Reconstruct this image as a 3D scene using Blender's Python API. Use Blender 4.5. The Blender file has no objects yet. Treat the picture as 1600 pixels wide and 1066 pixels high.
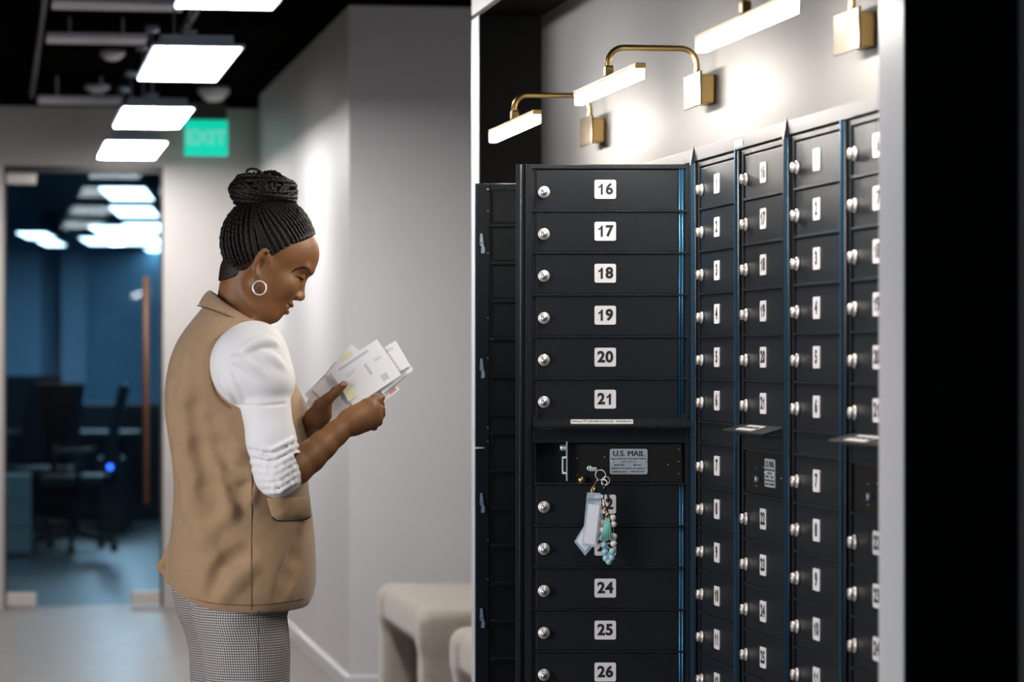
import bpy, bmesh, math, random
import numpy as np
from mathutils import Vector, Matrix
random.seed(7)
PI = math.pi
C = bpy.context.scene.collection
SC = bpy.context.scene

# ---------------------------------------------------------------- camera, world, exposure
FP = 4850.0            # focal length in pixels of the 1600 px frame
TH = math.atan(805.0 / FP)
CT, ST = math.cos(TH), math.sin(TH)
HZ = 557.5             # horizon row
CH = 1.35              # camera height
cd = bpy.data.cameras.new('camera'); cam = bpy.data.objects.new('camera', cd); C.objects.link(cam)
cam.location = (0, 0, CH); cam.rotation_euler = (PI/2, 0, -TH)
cd.sensor_width = 36; cd.lens = FP * 36 / 1600.0
cd.shift_y = (HZ - 533.0) / 1600.0
cd.clip_end = 200
cd.dof.use_dof = True; cd.dof.focus_distance = 6.5; cd.dof.aperture_fstop = 4.6
SC.camera = cam
SC.view_settings.view_transform = 'Standard'; SC.view_settings.look = 'None'
SC.view_settings.gamma = 1.0; SC.view_settings.use_curve_mapping = False
SC.view_settings.exposure = 0.0
W = bpy.data.worlds.new('world'); SC.world = W; W.use_nodes = True
wb = W.node_tree.nodes['Background']
wb.inputs[0].default_value = (0.30, 0.55, 1.0, 1); wb.inputs[1].default_value = 0.36
PANEL_L = 31.0         # corridor panel emission
PICT_L = 125.0          # picture light emission
al = bpy.data.lights.new('added_fill_light', 'AREA'); al.shape = 'RECTANGLE'; al.size = 1.5; al.size_y = 1.9; al.spread = math.radians(76); al.energy = 23; al.color = (1.0, 0.975, 0.955)  # added fill light from the unseen left side, brightens the person; no window there
alo = bpy.data.objects.new('added_fill_light', al); C.objects.link(alo); alo.location = (-2.3, 4.6, 1.5)
alo.rotation_euler = (Vector((0.5, 5.6, 1.15)) - alo.location).to_track_quat('-Z', 'Y').to_euler()

def wp(x, y, Z):
    xc = (x - 800) / FP * Z
    return Vector((xc*CT + Z*ST, -xc*ST + Z*CT, CH + (HZ - y) / FP * Z))
def on_x(x, y, X0):
    t = (x - 800) / FP
    Z = X0 / (t*CT + ST)
    return wp(x, y, Z)
def on_y(x, y, Y0):
    t = (x - 800) / FP
    return wp(x, y, Y0 / (CT - t*ST))

# ---------------------------------------------------------------- materials
def new_mat(name):
    m = bpy.data.materials.new(name); m.use_nodes = True
    nt = m.node_tree; b = nt.nodes['Principled BSDF']
    return m, nt, b
def mat(name, col, rough=0.5, metal=0.0, noise=0.0, nscale=30.0, bump=0.0, bscale=200.0, bdist=0.001, spec=None, coat=0, sheen=0, aniso=0, sss=0):
    m, nt, b = new_mat(name)
    b.inputs['Base Color'].default_value = (*col, 1)
    b.inputs['Roughness'].default_value = rough
    b.inputs['Metallic'].default_value = metal
    if spec is not None: b.inputs['Specular IOR Level'].default_value = spec
    if coat: b.inputs['Coat Weight'].default_value = coat; b.inputs['Coat Roughness'].default_value = 0.15
    if sheen: b.inputs['Sheen Weight'].default_value = sheen; b.inputs['Sheen Roughness'].default_value = 0.5
    if aniso: b.inputs['Anisotropic'].default_value = aniso
    if sss:
        b.inputs['Subsurface Weight'].default_value = sss; b.inputs['Subsurface Radius'].default_value = (0.012, 0.005, 0.003)
        b.inputs['Subsurface Scale'].default_value = 0.5
    tc = nt.nodes.new('ShaderNodeTexCoord')
    if noise:
        n = nt.nodes.new('ShaderNodeTexNoise'); n.inputs['Scale'].default_value = nscale; n.inputs['Detail'].default_value = 4
        nt.links.new(tc.outputs['Object'], n.inputs['Vector'])
        r = nt.nodes.new('ShaderNodeMapRange'); r.inputs[1].default_value = 0.3; r.inputs[2].default_value = 0.7
        r.inputs[3].default_value = 1 - noise; r.inputs[4].default_value = 1 + noise
        nt.links.new(n.outputs['Fac'], r.inputs[0])
        mx = nt.nodes.new('ShaderNodeVectorMath'); mx.operation = 'SCALE'; mx.inputs[0].default_value = col
        nt.links.new(r.outputs[0], mx.inputs['Scale']); nt.links.new(mx.outputs[0], b.inputs['Base Color'])
    if bump:
        n2 = nt.nodes.new('ShaderNodeTexNoise'); n2.inputs['Scale'].default_value = bscale; n2.inputs['Detail'].default_value = 2
        nt.links.new(tc.outputs['Object'], n2.inputs['Vector'])
        bp = nt.nodes.new('ShaderNodeBump'); bp.inputs['Strength'].default_value = bump; bp.inputs['Distance'].default_value = bdist
        nt.links.new(n2.outputs['Fac'], bp.inputs['Height']); nt.links.new(bp.outputs[0], b.inputs['Normal'])
    return m
def emit(name, col, s):
    m, nt, b = new_mat(name)
    b.inputs['Base Color'].default_value = (*col, 1)
    b.inputs['Emission Color'].default_value = (*col, 1); b.inputs['Emission Strength'].default_value = s
    return m
M = {}
M['white_wall'] = mat('white_wall', (0.78, 0.765, 0.785), 0.45, noise=0.02, nscale=2, bump=0.15, bscale=120)
M['left_wall'] = mat('grey_left_wall', (0.20, 0.20, 0.22), 0.6)
M['trim_white'] = mat('trim_white', (0.80, 0.79, 0.80), 0.35)
M['grey_wall'] = mat('grey_wall', (0.46, 0.435, 0.415), 0.5, noise=0.02, nscale=2)
M['black_wall'] = mat('black_wall', (0.030, 0.0285, 0.0285), 0.60, noise=0.1, nscale=4, bump=0.2, bscale=160, bdist=0.0006, spec=1.0)
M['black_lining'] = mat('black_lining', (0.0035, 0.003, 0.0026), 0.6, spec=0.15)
M['ceiling'] = mat('ceiling_black', (0.004, 0.0037, 0.0033), 0.85, noise=0.3, nscale=3, spec=0.0)
M['grid'] = mat('ceiling_grid', (0.10, 0.10, 0.11), 0.6)
M['duct'] = mat('ceiling_duct', (0.75, 0.77, 0.85), 0.5)
M['floor'] = mat('floor_grey', (0.22, 0.195, 0.175), 0.34, noise=0.10, nscale=3.5, bump=0.06, bscale=14, bdist=0.01)
# powder coated metal with a coarse sparkling grain
def powder(name, c0, c1, rough):
    m, nt, b = new_mat(name)
    tc = nt.nodes.new('ShaderNodeTexCoord')
    n = nt.nodes.new('ShaderNodeTexNoise'); n.inputs['Scale'].default_value = 1000; n.inputs['Detail'].default_value = 0
    nt.links.new(tc.outputs['Object'], n.inputs['Vector'])
    cr = nt.nodes.new('ShaderNodeValToRGB'); cr.color_ramp.elements[0].position = 0.48; cr.color_ramp.elements[1].position = 0.70
    cr.color_ramp.elements[0].color = (*c0, 1); cr.color_ramp.elements[1].color = (*c1, 1)
    nt.links.new(n.outputs['Fac'], cr.inputs[0]); nt.links.new(cr.outputs[0], b.inputs['Base Color'])
    b.inputs['Roughness'].default_value = rough; b.inputs['Specular IOR Level'].default_value = 0.22
    bp = nt.nodes.new('ShaderNodeBump'); bp.inputs['Strength'].default_value = 0.55; bp.inputs['Distance'].default_value = 0.0006
    nt.links.new(n.outputs['Fac'], bp.inputs['Height']); nt.links.new(bp.outputs[0], b.inputs['Normal'])
    return m
M['powder'] = powder('black_powder_coat', (0.0016, 0.0022, 0.0030), (0.034, 0.043, 0.053), 0.36)
M['powder_in'] = powder('black_inner_coat', (0.006, 0.006, 0.006), (0.022, 0.021, 0.020), 0.5)
M['anod_reflect'] = mat('anodised_edge_blue_reflection', (0.035, 0.13, 0.24), 0.3, 0.6)  # dark anodised strips, reflected blue light painted into their colour
M['plate'] = mat('number_plate', (0.78, 0.75, 0.76), 0.4)
M['ink'] = mat('black_ink', (0.012, 0.012, 0.014), 0.5)
M['steel'] = mat('nickel', (0.80, 0.765, 0.735), 0.42, 0.8)
M['steel_dark'] = mat('keyway', (0.55, 0.52, 0.50), 0.45, 1.0)
M['zinc'] = mat('zinc', (0.50, 0.62, 0.72), 0.35, 0.7)
M['plaque'] = mat('brushed_plaque', (0.46, 0.52, 0.55), 0.45, 0.3, bump=0.1, bscale=600)
M['brass'] = mat('brushed_brass', (0.52, 0.35, 0.13), 0.30, 1.0, bump=0.12, bscale=500, bdist=0.0004)
M['brass_dark'] = mat('brushed_bronze_plate', (0.26, 0.19, 0.12), 0.2, 0.95, bump=0.2, bscale=700, bdist=0.0004)
M['diff'] = emit('lamp_diffuser', (1.0, 0.93, 0.84), PICT_L)
M['panel'] = emit('panel_diffuser', (1.0, 0.97, 0.95), PANEL_L)
M['panel_far'] = emit('far_panel_diffuser', (0.85, 0.93, 1.0), 6.5)
M['panel_metal'] = mat('panel_housing', (0.36, 0.44, 0.52), 0.4, 0.3)
M['skin'] = mat('skin', (0.215, 0.096, 0.038), 0.50, noise=0.14, nscale=26, bump=0.08, bscale=350, sss=0.12, spec=0.38)
M['nail'] = mat('nail', (0.45, 0.25, 0.18), 0.25)
M['lip'] = mat('lip', (0.26, 0.085, 0.06), 0.35)
M['hair'] = mat('black_braids', (0.0055, 0.0042, 0.0036), 0.55, bump=0.4, bscale=400, spec=0.25)
M['scalp'] = mat('scalp', (0.014, 0.008, 0.006), 0.6, noise=0.4, nscale=120, spec=0.3)
M['brow'] = mat('eyebrow_hair', (0.025, 0.014, 0.009), 0.95, spec=0.1)
M['eye_dark'] = mat('dark_iris', (0.012, 0.006, 0.004), 0.15)
M['eye'] = mat('eye_white', (0.6, 0.55, 0.5), 0.2)
M['tooth'] = mat('teeth', (0.8, 0.76, 0.7), 0.25)
M['silver'] = mat('silver', (0.85, 0.85, 0.9), 0.3, 0.45)
M['vest'] = mat('tan_wool', (0.37, 0.235, 0.128), 0.85, noise=0.05, nscale=160, bump=0.5, bscale=420, bdist=0.0012, sheen=0.35)
M['seam'] = mat('brown_seam', (0.13, 0.065, 0.028), 0.8)
M['piping'] = mat('tan_piping', (0.30, 0.165, 0.075), 0.7)
M['knit'] = mat('white_jersey', (0.76, 0.755, 0.78), 0.75, bump=0.15, bscale=500, sheen=0.3)
M['paper'] = mat('white_paper', (0.90, 0.885, 0.90), 0.6)
M['print'] = mat('grey_print', (0.62, 0.61, 0.65), 0.7)
M['yellow'] = mat('yellow_label', (0.88, 0.84, 0.58), 0.6)
M['stamp'] = mat('red_stamp', (0.75, 0.30, 0.27), 0.6)
M['bench'] = mat('beige_boucle', (0.46, 0.405, 0.345), 0.95, noise=0.06, nscale=50, bump=0.6, bscale=150, bdist=0.004, sheen=0.3)
M['wood'] = mat('brown_wood', (0.20, 0.075, 0.03), 0.4, noise=0.2, nscale=14)
M['copper'] = mat('bronze_pull', (0.12, 0.055, 0.028), 0.45, 0.3)
M['chair'] = mat('black_chair', (0.006, 0.006, 0.007), 0.5)
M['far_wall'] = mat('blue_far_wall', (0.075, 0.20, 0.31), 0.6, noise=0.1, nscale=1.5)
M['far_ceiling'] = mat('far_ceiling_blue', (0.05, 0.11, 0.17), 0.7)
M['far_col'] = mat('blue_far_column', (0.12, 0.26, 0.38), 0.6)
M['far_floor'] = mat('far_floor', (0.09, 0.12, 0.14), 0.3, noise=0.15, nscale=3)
M['far_dark'] = mat('far_dark', (0.016, 0.022, 0.028), 0.6)
M['cabinet'] = mat('grey_cabinet', (0.25, 0.31, 0.31), 0.5)
M['frame_dark'] = mat('dark_frame', (0.05, 0.045, 0.04), 0.4, 0.3)
M['patch'] = mat('door_patch', (0.62, 0.58, 0.53), 0.35, 0.3)
M['exit'] = emit('exit_green', (0.0, 0.56, 0.38), 0.95)
M['exit_dark'] = emit('exit_letter', (0.16, 0.62, 0.50), 0.75)
M['led'] = emit('blue_led', (0.05, 0.15, 1.0), 5)
M['mint'] = mat('mint_suede', (0.16, 0.50, 0.44), 0.7)
M['bead_blue'] = mat('blue_bead', (0.32, 0.58, 0.68), 0.35)
M['bead_cream'] = mat('cream_bead', (0.76, 0.72, 0.66), 0.4)
M['bead_wood'] = mat('wood_bead', (0.60, 0.42, 0.25), 0.5)
M['copper_bead'] = mat('rose_gold', (0.70, 0.42, 0.28), 0.25, 1)
M['black_plastic'] = mat('black_plastic', (0.01, 0.01, 0.011), 0.3)
M['card'] = mat('white_card', (0.80, 0.80, 0.87), 0.5)
# clear vinyl
m, nt, b = new_mat('clear_vinyl'); b.inputs['Base Color'].default_value = (0.55, 0.68, 0.80, 1); b.inputs['Roughness'].default_value = 0.2
b.inputs['Alpha'].default_value = 0.5; M['vinyl'] = m
# door glass : tinted transparent with a reflection by fresnel
m = bpy.data.materials.new('door_glass'); m.use_nodes = True; nt = m.node_tree; nt.nodes.clear()
o_ = nt.nodes.new('ShaderNodeOutputMaterial'); mx = nt.nodes.new('ShaderNodeMixShader'); tr = nt.nodes.new('ShaderNodeBsdfTransparent')
gl = nt.nodes.new('ShaderNodeBsdfGlossy'); fr = nt.nodes.new('ShaderNodeFresnel'); fr.inputs[0].default_value = 1.2
tr.inputs[0].default_value = (0.72, 0.88, 0.95, 1); gl.inputs['Roughness'].default_value = 0.02; gl.inputs[0].default_value = (0.9, 0.95, 1, 1)
nt.links.new(fr.outputs[0], mx.inputs[0]); nt.links.new(tr.outputs[0], mx.inputs[1]); nt.links.new(gl.outputs[0], mx.inputs[2]); nt.links.new(mx.outputs[0], o_.inputs[0])
M['glass'] = m
# checked trouser cloth, driven by the UV map (metres)
def checked():
    m, nt, b = new_mat('houndstooth_cloth')
    uv = nt.nodes.new('ShaderNodeUVMap'); sp = nt.nodes.new('ShaderNodeSeparateXYZ'); nt.links.new(uv.outputs[0], sp.inputs[0])
    outs = []
    for ax in (0, 1):
        mu = nt.nodes.new('ShaderNodeMath'); mu.operation = 'MULTIPLY'; mu.inputs[1].default_value = 2*PI/0.0052
        nt.links.new(sp.outputs[ax], mu.inputs[0])
        s = nt.nodes.new('ShaderNodeMath'); s.operation = 'SINE'; nt.links.new(mu.outputs[0], s.inputs[0])
        g = nt.nodes.new('ShaderNodeMapRange'); g.inputs[1].default_value = -0.35; g.inputs[2].default_value = 0.35; nt.links.new(s.outputs[0], g.inputs[0]); outs.append(g)
    a = nt.nodes.new('ShaderNodeMath'); a.operation = 'ADD'; nt.links.new(outs[0].outputs[0], a.inputs[0]); nt.links.new(outs[1].outputs[0], a.inputs[1])
    h = nt.nodes.new('ShaderNodeMath'); h.operation = 'MULTIPLY'; h.inputs[1].default_value = 0.5; nt.links.new(a.outputs[0], h.inputs[0])
    cr = nt.nodes.new('ShaderNodeValToRGB'); e = cr.color_ramp.elements
    e[0].position = 0.0; e[0].color = (0.022, 0.02, 0.024, 1); e[1].position = 1.0; e[1].color = (0.66, 0.62, 0.58, 1)
    x = e.new(0.5); x.color = (0.26, 0.24, 0.235, 1)
    nt.links.new(h.outputs[0], cr.inputs[0]); nt.links.new(cr.outputs[0], b.inputs['Base Color']); b.inputs['Roughness'].default_value = 0.85
    return m
M['check'] = checked()

# ---------------------------------------------------------------- mesh helpers
class MB:
    def __init__(s): s.bm = bmesh.new(); s.mi = 0
    def _fin(s, geom):
        for f in geom: f.material_index = s.mi
    def box(s, x0, x1, y0, y1, z0, z1, bev=0.0):
        r = bmesh.ops.create_cube(s.bm, size=1)
        vs = r['verts']
        bmesh.ops.scale(s.bm, vec=(abs(x1-x0), abs(y1-y0), abs(z1-z0)), verts=vs)
        bmesh.ops.translate(s.bm, vec=((x0+x1)/2, (y0+y1)/2, (z0+z1)/2), verts=vs)
        fs = list({f for v in vs for f in v.link_faces}); s._fin(fs)
        if bev:
            es = list({e for v in vs for e in v.link_edges})
            rb = bmesh.ops.bevel(s.bm, geom=es, offset=bev, segments=2, affect='EDGES', profile=0.6)
            s._fin(rb['faces'])
        return vs
    def prism(s, pts, axis, a, b):
        """pts 2-D polygon in the plane across axis ('x','y','z'), from a to b"""
        def P(p, t):
            return {'x': (t, p[0], p[1]), 'y': (p[0], t, p[1]), 'z': (p[0], p[1], t)}[axis]
        va = [s.bm.verts.new(P(p, a)) for p in pts]; vb = [s.bm.verts.new(P(p, b)) for p in pts]
        n = len(pts); fs = [s.bm.faces.new(va), s.bm.faces.new(vb[::-1])]
        for i in range(n): fs.append(s.bm.faces.new((va[i], vb[i], vb[(i+1) % n], va[(i+1) % n])))
        s._fin(fs); return va + vb
    def tube(s, pts, r, n=10, cap=True, rfun=None):
        pts = [Vector(p) for p in pts]; rings = []
        t0 = (pts[1]-pts[0]).normalized(); up = Vector((0, 0, 1)) if abs(t0.z) < 0.9 else Vector((1, 0, 0))
        a = t0.cross(up).normalized(); b2 = a.cross(t0)
        for i, p in enumerate(pts):
            t = (pts[min(i+1, len(pts)-1)] - pts[max(i-1, 0)])
            t = t.normalized() if t.length > 1e-9 else t0
            a = (a - t*a.dot(t)).normalized(); b2 = t.cross(a)
            rr = r[i] if isinstance(r, (list, tuple)) else r
            ring = []
            for k in range(n):
                q = rr * (rfun(i, k/n*2*PI) if rfun else 1)
                ring.append(s.bm.verts.new(p + a*math.cos(k/n*2*PI)*q + b2*math.sin(k/n*2*PI)*q))
            rings.append(ring)
        fs = []
        for i in range(len(rings)-1):
            for k in range(n): fs.append(s.bm.faces.new((rings[i][k], rings[i][(k+1) % n], rings[i+1][(k+1) % n], rings[i+1][k])))
        if cap: fs.append(s.bm.faces.new(rings[0][::-1])); fs.append(s.bm.faces.new(rings[-1]))
        for f in fs: f.smooth = True
        s._fin(fs)
    def torus(s, c, nrm, R, r, n=28, m=8):
        c = Vector(c); nrm = Vector(nrm).normalized(); a = nrm.orthogonal().normalized(); b2 = nrm.cross(a)
        V = [[s.bm.verts.new(c + (a*math.cos(i/n*2*PI) + b2*math.sin(i/n*2*PI))*(R + r*math.cos(j/m*2*PI)) + nrm*r*math.sin(j/m*2*PI)) for j in range(m)] for i in range(n)]
        fs = [s.bm.faces.new((V[i][j], V[(i+1) % n][j], V[(i+1) % n][(j+1) % m], V[i][(j+1) % m])) for i in range(n) for j in range(m)]
        for f in fs: f.smooth = True
        s._fin(fs)
    def ball(s, c, r, sc=(1, 1, 1), seg=14):
        q = bmesh.ops.create_uvsphere(s.bm, u_segments=seg, v_segments=max(6, seg//2+2), radius=r)
        vs = q['verts']; bmesh.ops.scale(s.bm, vec=sc, verts=vs); bmesh.ops.translate(s.bm, vec=c, verts=vs)
        fs = list({f for v in vs for f in v.link_faces})
        for f in fs: f.smooth = True
        s._fin(fs); return vs
    def mesh(s, me, mat4):
        """append an existing mesh"""
        vs = [s.bm.verts.new(mat4 @ v.co) for v in me.vertices]; fs = []
        for p in me.polygons:
            try: fs.append(s.bm.faces.new([vs[i] for i in p.vertices]))
            except ValueError: pass
        s._fin(fs)
    def data(s, name, mats):
        me = bpy.data.meshes.new(name); bmesh.ops.recalc_face_normals(s.bm, faces=s.bm.faces); s.bm.to_mesh(me); s.bm.free()
        for q in (mats if isinstance(mats, (list, tuple)) else [mats]): me.materials.append(M[q])
        return me
    def build(s, name, mats, parent=None, **kw): return link(name, s.data(name, mats), parent, **kw)
def link(name, me, parent=None, loc=(0, 0, 0), rz=0.0):
    o = bpy.data.objects.new(name, me); C.objects.link(o); o.location = loc; o.rotation_euler = (0, 0, rz)
    if parent is not None: o.parent = parent
    return o
def tag(o, label=None, cat=None, group=None, kind=None):
    if label: o['label'] = label
    if cat: o['category'] = cat
    if group: o['group'] = group
    if kind: o['kind'] = kind
    return o
def thing(name, label, cat, loc=(0, 0, 0), rz=0.0, group=None):
    o = bpy.data.objects.new(name, None); C.objects.link(o); o.empty_display_size = 0.1
    o.location = loc; o.rotation_euler = (0, 0, rz); return tag(o, label, cat, group)
def struct(name, mb, m, **kw): return tag(mb.build(name, m, **kw), kind='structure')
def sbox(name, m, x0, x1, y0, y1, z0, z1, bev=0.0):
    b_ = MB(); b_.box(x0, x1, y0, y1, z0, z1, bev); return struct(name, b_, m)
_txt = {}
def text_mesh(t, size, off=0.0, ext=0.0004):
    k = (t, size, off)
    if k in _txt: return _txt[k]
    cu = bpy.data.curves.new('t', 'FONT'); cu.body = t; cu.size = size; cu.offset = off; cu.extrude = ext
    cu.align_x = 'CENTER'; cu.align_y = 'CENTER'; cu.resolution_u = 4
    o = bpy.data.objects.new('t', cu); C.objects.link(o); bpy.context.view_layer.update()
    dg = bpy.context.evaluated_depsgraph_get(); me = bpy.data.meshes.new_from_object(o.evaluated_get(dg))
    bpy.data.objects.remove(o); _txt[k] = me; return me
def rrect(w, h, r, n=4):
    p = []
    for cx, cz, a0 in ((w/2-r, h/2-r, 0), (-w/2+r, h/2-r, 90), (-w/2+r, -h/2+r, 180), (w/2-r, -h/2+r, 270)):
        for i in range(n+1):
            a = math.radians(a0 + 90*i/n); p.append((cx + r*math.cos(a), cz + r*math.sin(a)))
    return p
RX = Matrix.Rotation(PI/2, 4, 'X')     # text from xy plane to xz plane facing -y

def smooth_pts(pts, n=8):
    P = [Vector(p) for p in pts]; out = []
    for i in range(len(P)-1):
        p0, p1, p2, p3 = P[max(i-1, 0)], P[i], P[i+1], P[min(i+2, len(P)-1)]
        for k in range(n):
            t = k/n; out.append(0.5*((2*p1) + (p2-p0)*t + (2*p0-5*p1+4*p2-p3)*t*t + (3*p1-p0-3*p2+p3)*t**3))
    out.append(P[-1]); return out

# ---------------------------------------------------------------- SDF grid + surface nets
class Grid:
    def __init__(s, lo, hi, h):
        s.lo = np.array(lo, float); s.h = h; s.n = np.ceil((np.array(hi) - s.lo)/h).astype(int) + 1
        s.v = np.full(tuple(s.n), 1.0, np.float32)
    def blk(s, lo, hi):
        a = np.clip(np.floor((np.array(lo) - s.lo)/s.h).astype(int), 0, s.n); b = np.clip(np.ceil((np.array(hi) - s.lo)/s.h).astype(int) + 1, 0, s.n)
        sl = tuple(slice(int(i), int(j)) for i, j in zip(a, b))
        ax = [(s.lo[k] + s.h*np.arange(a[k], b[k])).astype(np.float32) for k in range(3)]
        return sl, ax[0][:, None, None], ax[1][None, :, None], ax[2][None, None, :]
    def op(s, f, lo, hi, k=0.01, sub=False):
        m = k + 3*s.h; lo = np.array(lo) - m; hi = np.array(hi) + m
        sl, X, Y, Z = s.blk(lo, hi)
        if 0 in s.v[sl].shape: return
        d = f(X, Y, Z).astype(np.float32); v = s.v[sl]
        if sub:
            d = -d; hh = np.maximum(k - np.abs(v - d), 0)/k; s.v[sl] = np.maximum(v, d) + hh*hh*k/4
        else:
            hh = np.maximum(k - np.abs(v - d), 0)/k; s.v[sl] = np.minimum(v, d) - hh*hh*k/4
    def cap(s, a, b, ra, rb=None, k=0.01, sub=False, fl=None):
        """round cone; fl = (axis vector, factor) flattens it along an axis"""
        rb = ra if rb is None else rb
        a = np.array(a, float); b = np.array(b, float); ab = b - a; L = max((ab*ab).sum(), 1e-10)
        R = max(ra, rb)*(1.0 if fl is None else max(1.0, 1.0/fl[1]))
        def f(X, Y, Z):
            px, py, pz = X - a[0], Y - a[1], Z - a[2]
            t = np.clip((px*ab[0] + py*ab[1] + pz*ab[2])/L, 0, 1)
            dx, dy, dz = px - t*ab[0], py - t*ab[1], pz - t*ab[2]
            q = dx*dx + dy*dy + dz*dz
            if fl is not None:
                n = np.array(fl[0], float); n /= np.linalg.norm(n); c = dx*n[0] + dy*n[1] + dz*n[2]
                q = q + c*c*(fl[1]**2 - 1)
            return np.sqrt(q) - (ra + (rb - ra)*t)
        s.op(f, np.minimum(a, b) - R, np.maximum(a, b) + R, k, sub)
    def ell(s, c, r, k=0.01, sub=False, R=None):
        c = np.array(c, float); r = np.array(r, float); m = r.max()
        Rm = np.eye(3) if R is None else np.array(R)
        def f(X, Y, Z):
            p = (X - c[0], Y - c[1], Z - c[2])
            q = [sum(Rm[j][i]*p[j] for j in range(3)) for i in range(3)]   # local = R^T p
            k0 = np.sqrt(sum((q[i]/r[i])**2 for i in range(3))); k1 = np.sqrt(sum((q[i]/r[i]**2)**2 for i in range(3)))
            return k0*(k0 - 1)/np.maximum(k1, 1e-6)
        s.op(f, c - m, c + m, k, sub)
    def loft(s, zs, cu, cw, a, b, k=0.01, pw=2.0, sub=False):
        """vertical loft: centre (cu,cw), half sizes (a,b) by height"""
        zs = np.array(zs, float)
        def f(X, Y, Z):
            g = lambda arr: np.interp(Z, zs, arr).astype(np.float32)
            A, B = g(a), g(b); q = (np.abs((X - g(cu))/A)**pw + np.abs((Y - g(cw))/B)**pw)**(1/pw)
            d = (q - 1)*np.minimum(A, B)*0.95
            return np.maximum(d, np.maximum(zs[0] - Z, Z - zs[-1]))
        mx = max(max(a), max(b))
        s.op(f, (min(cu)-max(a), min(cw)-max(b), zs[0]), (max(cu)+max(a), max(cw)+max(b), zs[-1]), k, sub)
    def front(s, u, z, far=False):
        i = int(round((u - s.lo[0])/s.h)); k = int(round((z - s.lo[2])/s.h))
        i = min(max(i, 0), s.n[0]-1); k = min(max(k, 0), s.n[2]-1)
        col = s.v[i, :, k]; w = np.where(col < 0)[0]
        if len(w) == 0: return None
        j = w[-1] if far else w[0]
        if j == 0 or far: return s.lo[1] + s.h*j
        t = col[j-1]/(col[j-1] - col[j]); return s.lo[1] + s.h*(j - 1 + t)
    def near(s, u, z):
        for d in range(0, 12):
            for du, dz in ((0, 0), (-d, 0), (d, 0), (0, d), (0, -d)):
                q = s.front(u + du*s.h, z + dz*s.h)
                if q is not None: return q
        return 0.0
    def nets(s, name, mats, smooth=2):
        v = s.v; ins = v < 0
        c = [(i, j, k) for i in (0, 1) for j in (0, 1) for k in (0, 1)]
        n = s.n - 1
        cnt = np.zeros(tuple(n), np.int8)
        for i, j, k in c: cnt += ins[i:i+n[0], j:j+n[1], k:k+n[2]]
        act = np.argwhere((cnt > 0) & (cnt < 8)); del cnt
        idx = np.full(tuple(n), -1, np.int32); idx[act[:, 0], act[:, 1], act[:, 2]] = np.arange(len(act))
        vals = np.stack([v[act[:, 0]+i, act[:, 1]+j, act[:, 2]+k] for i, j, k in c], 1)
        P = np.zeros((len(act), 3)); N = np.zeros(len(act)); cc = np.array(c, float)
        for a in range(8):
            for b in range(a+1, 8):
                if abs(cc[a] - cc[b]).sum() != 1: continue
                A, B = vals[:, a], vals[:, b]; m = (A < 0) != (B < 0); t = np.where(m, A/np.where(m, A - B, 1), 0)
                P += m[:, None]*(cc[a] + t[:, None]*(cc[b] - cc[a])); N += m
        co = s.lo + (act + P/N[:, None])*s.h
        quads = []
        for ax in range(3):
            sl0 = [slice(1, -1)]*3; sl0[ax] = slice(0, -1); sl1 = list(sl0); sl1[ax] = slice(1, None)
            A = ins[tuple(sl0)]; B = ins[tuple(sl1)]; e = np.argwhere(A != B)
            fl = A[e[:, 0], e[:, 1], e[:, 2]]
            off = np.ones(3, int); off[ax] = 0; e = e + off
            o1, o2 = [(1, 2), (2, 0), (0, 1)][ax]
            u1 = np.zeros(3, int); u1[o1] = 1; u2 = np.zeros(3, int); u2[o2] = 1
            g = lambda q: idx[q[:, 0], q[:, 1], q[:, 2]]
            Q = np.stack([g(e - u1 - u2), g(e - u2), g(e), g(e - u1)], 1)
            Q[~fl] = Q[~fl][:, ::-1]; quads.append(Q)
        Q = np.concatenate(quads); Q = Q[(Q >= 0).all(1)]
        for _ in range(smooth):   # light laplacian
            acc = np.zeros_like(co); w = np.zeros(len(co))
            for a, b in ((0, 1), (1, 2), (2, 3), (3, 0)):
                for p, q in ((a, b), (b, a)):
                    w += np.bincount(Q[:, p], minlength=len(co))
                    for d in range(3): acc[:, d] += np.bincount(Q[:, p], co[Q[:, q], d], len(co))
            co = co*0.5 + 0.5*acc/np.maximum(w, 1)[:, None]
        me = bpy.data.meshes.new(name); me.vertices.add(len(co)); me.vertices.foreach_set('co', co.astype(np.float32).ravel())
        me.loops.add(len(Q)*4); me.loops.foreach_set('vertex_index', Q.astype(np.int32).ravel())
        me.polygons.add(len(Q)); me.polygons.foreach_set('loop_start', np.arange(0, len(Q)*4, 4, dtype=np.int32))
        me.polygons.foreach_set('use_smooth', np.ones(len(Q), bool)); me.update(calc_edges=True)
        for q in (mats if isinstance(mats, (list, tuple)) else [mats]): me.materials.append(M[q])
        return me

# ================================================================ THE ROOM
XO, XM, XW = 1.288, 1.4545, 1.40       # niche opening plane, mailbox plane, hall wall plane
H = 2.766; YB = 16.8; YF = 12.44; YN0, YN1 = 4.444, 8.313
NH = 2.275
sbox('floor', 'floor', -2.6, 4.2, -3.0, 16.84, -0.06, 0)
sbox('ceiling', 'ceiling', -2.6, 4.2, -3.0, 17.0, H, H+0.08)
sbox('wall_left', 'left_wall', -2.7, -2.6, 4.6, 16.9, -0.06, H)
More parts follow.
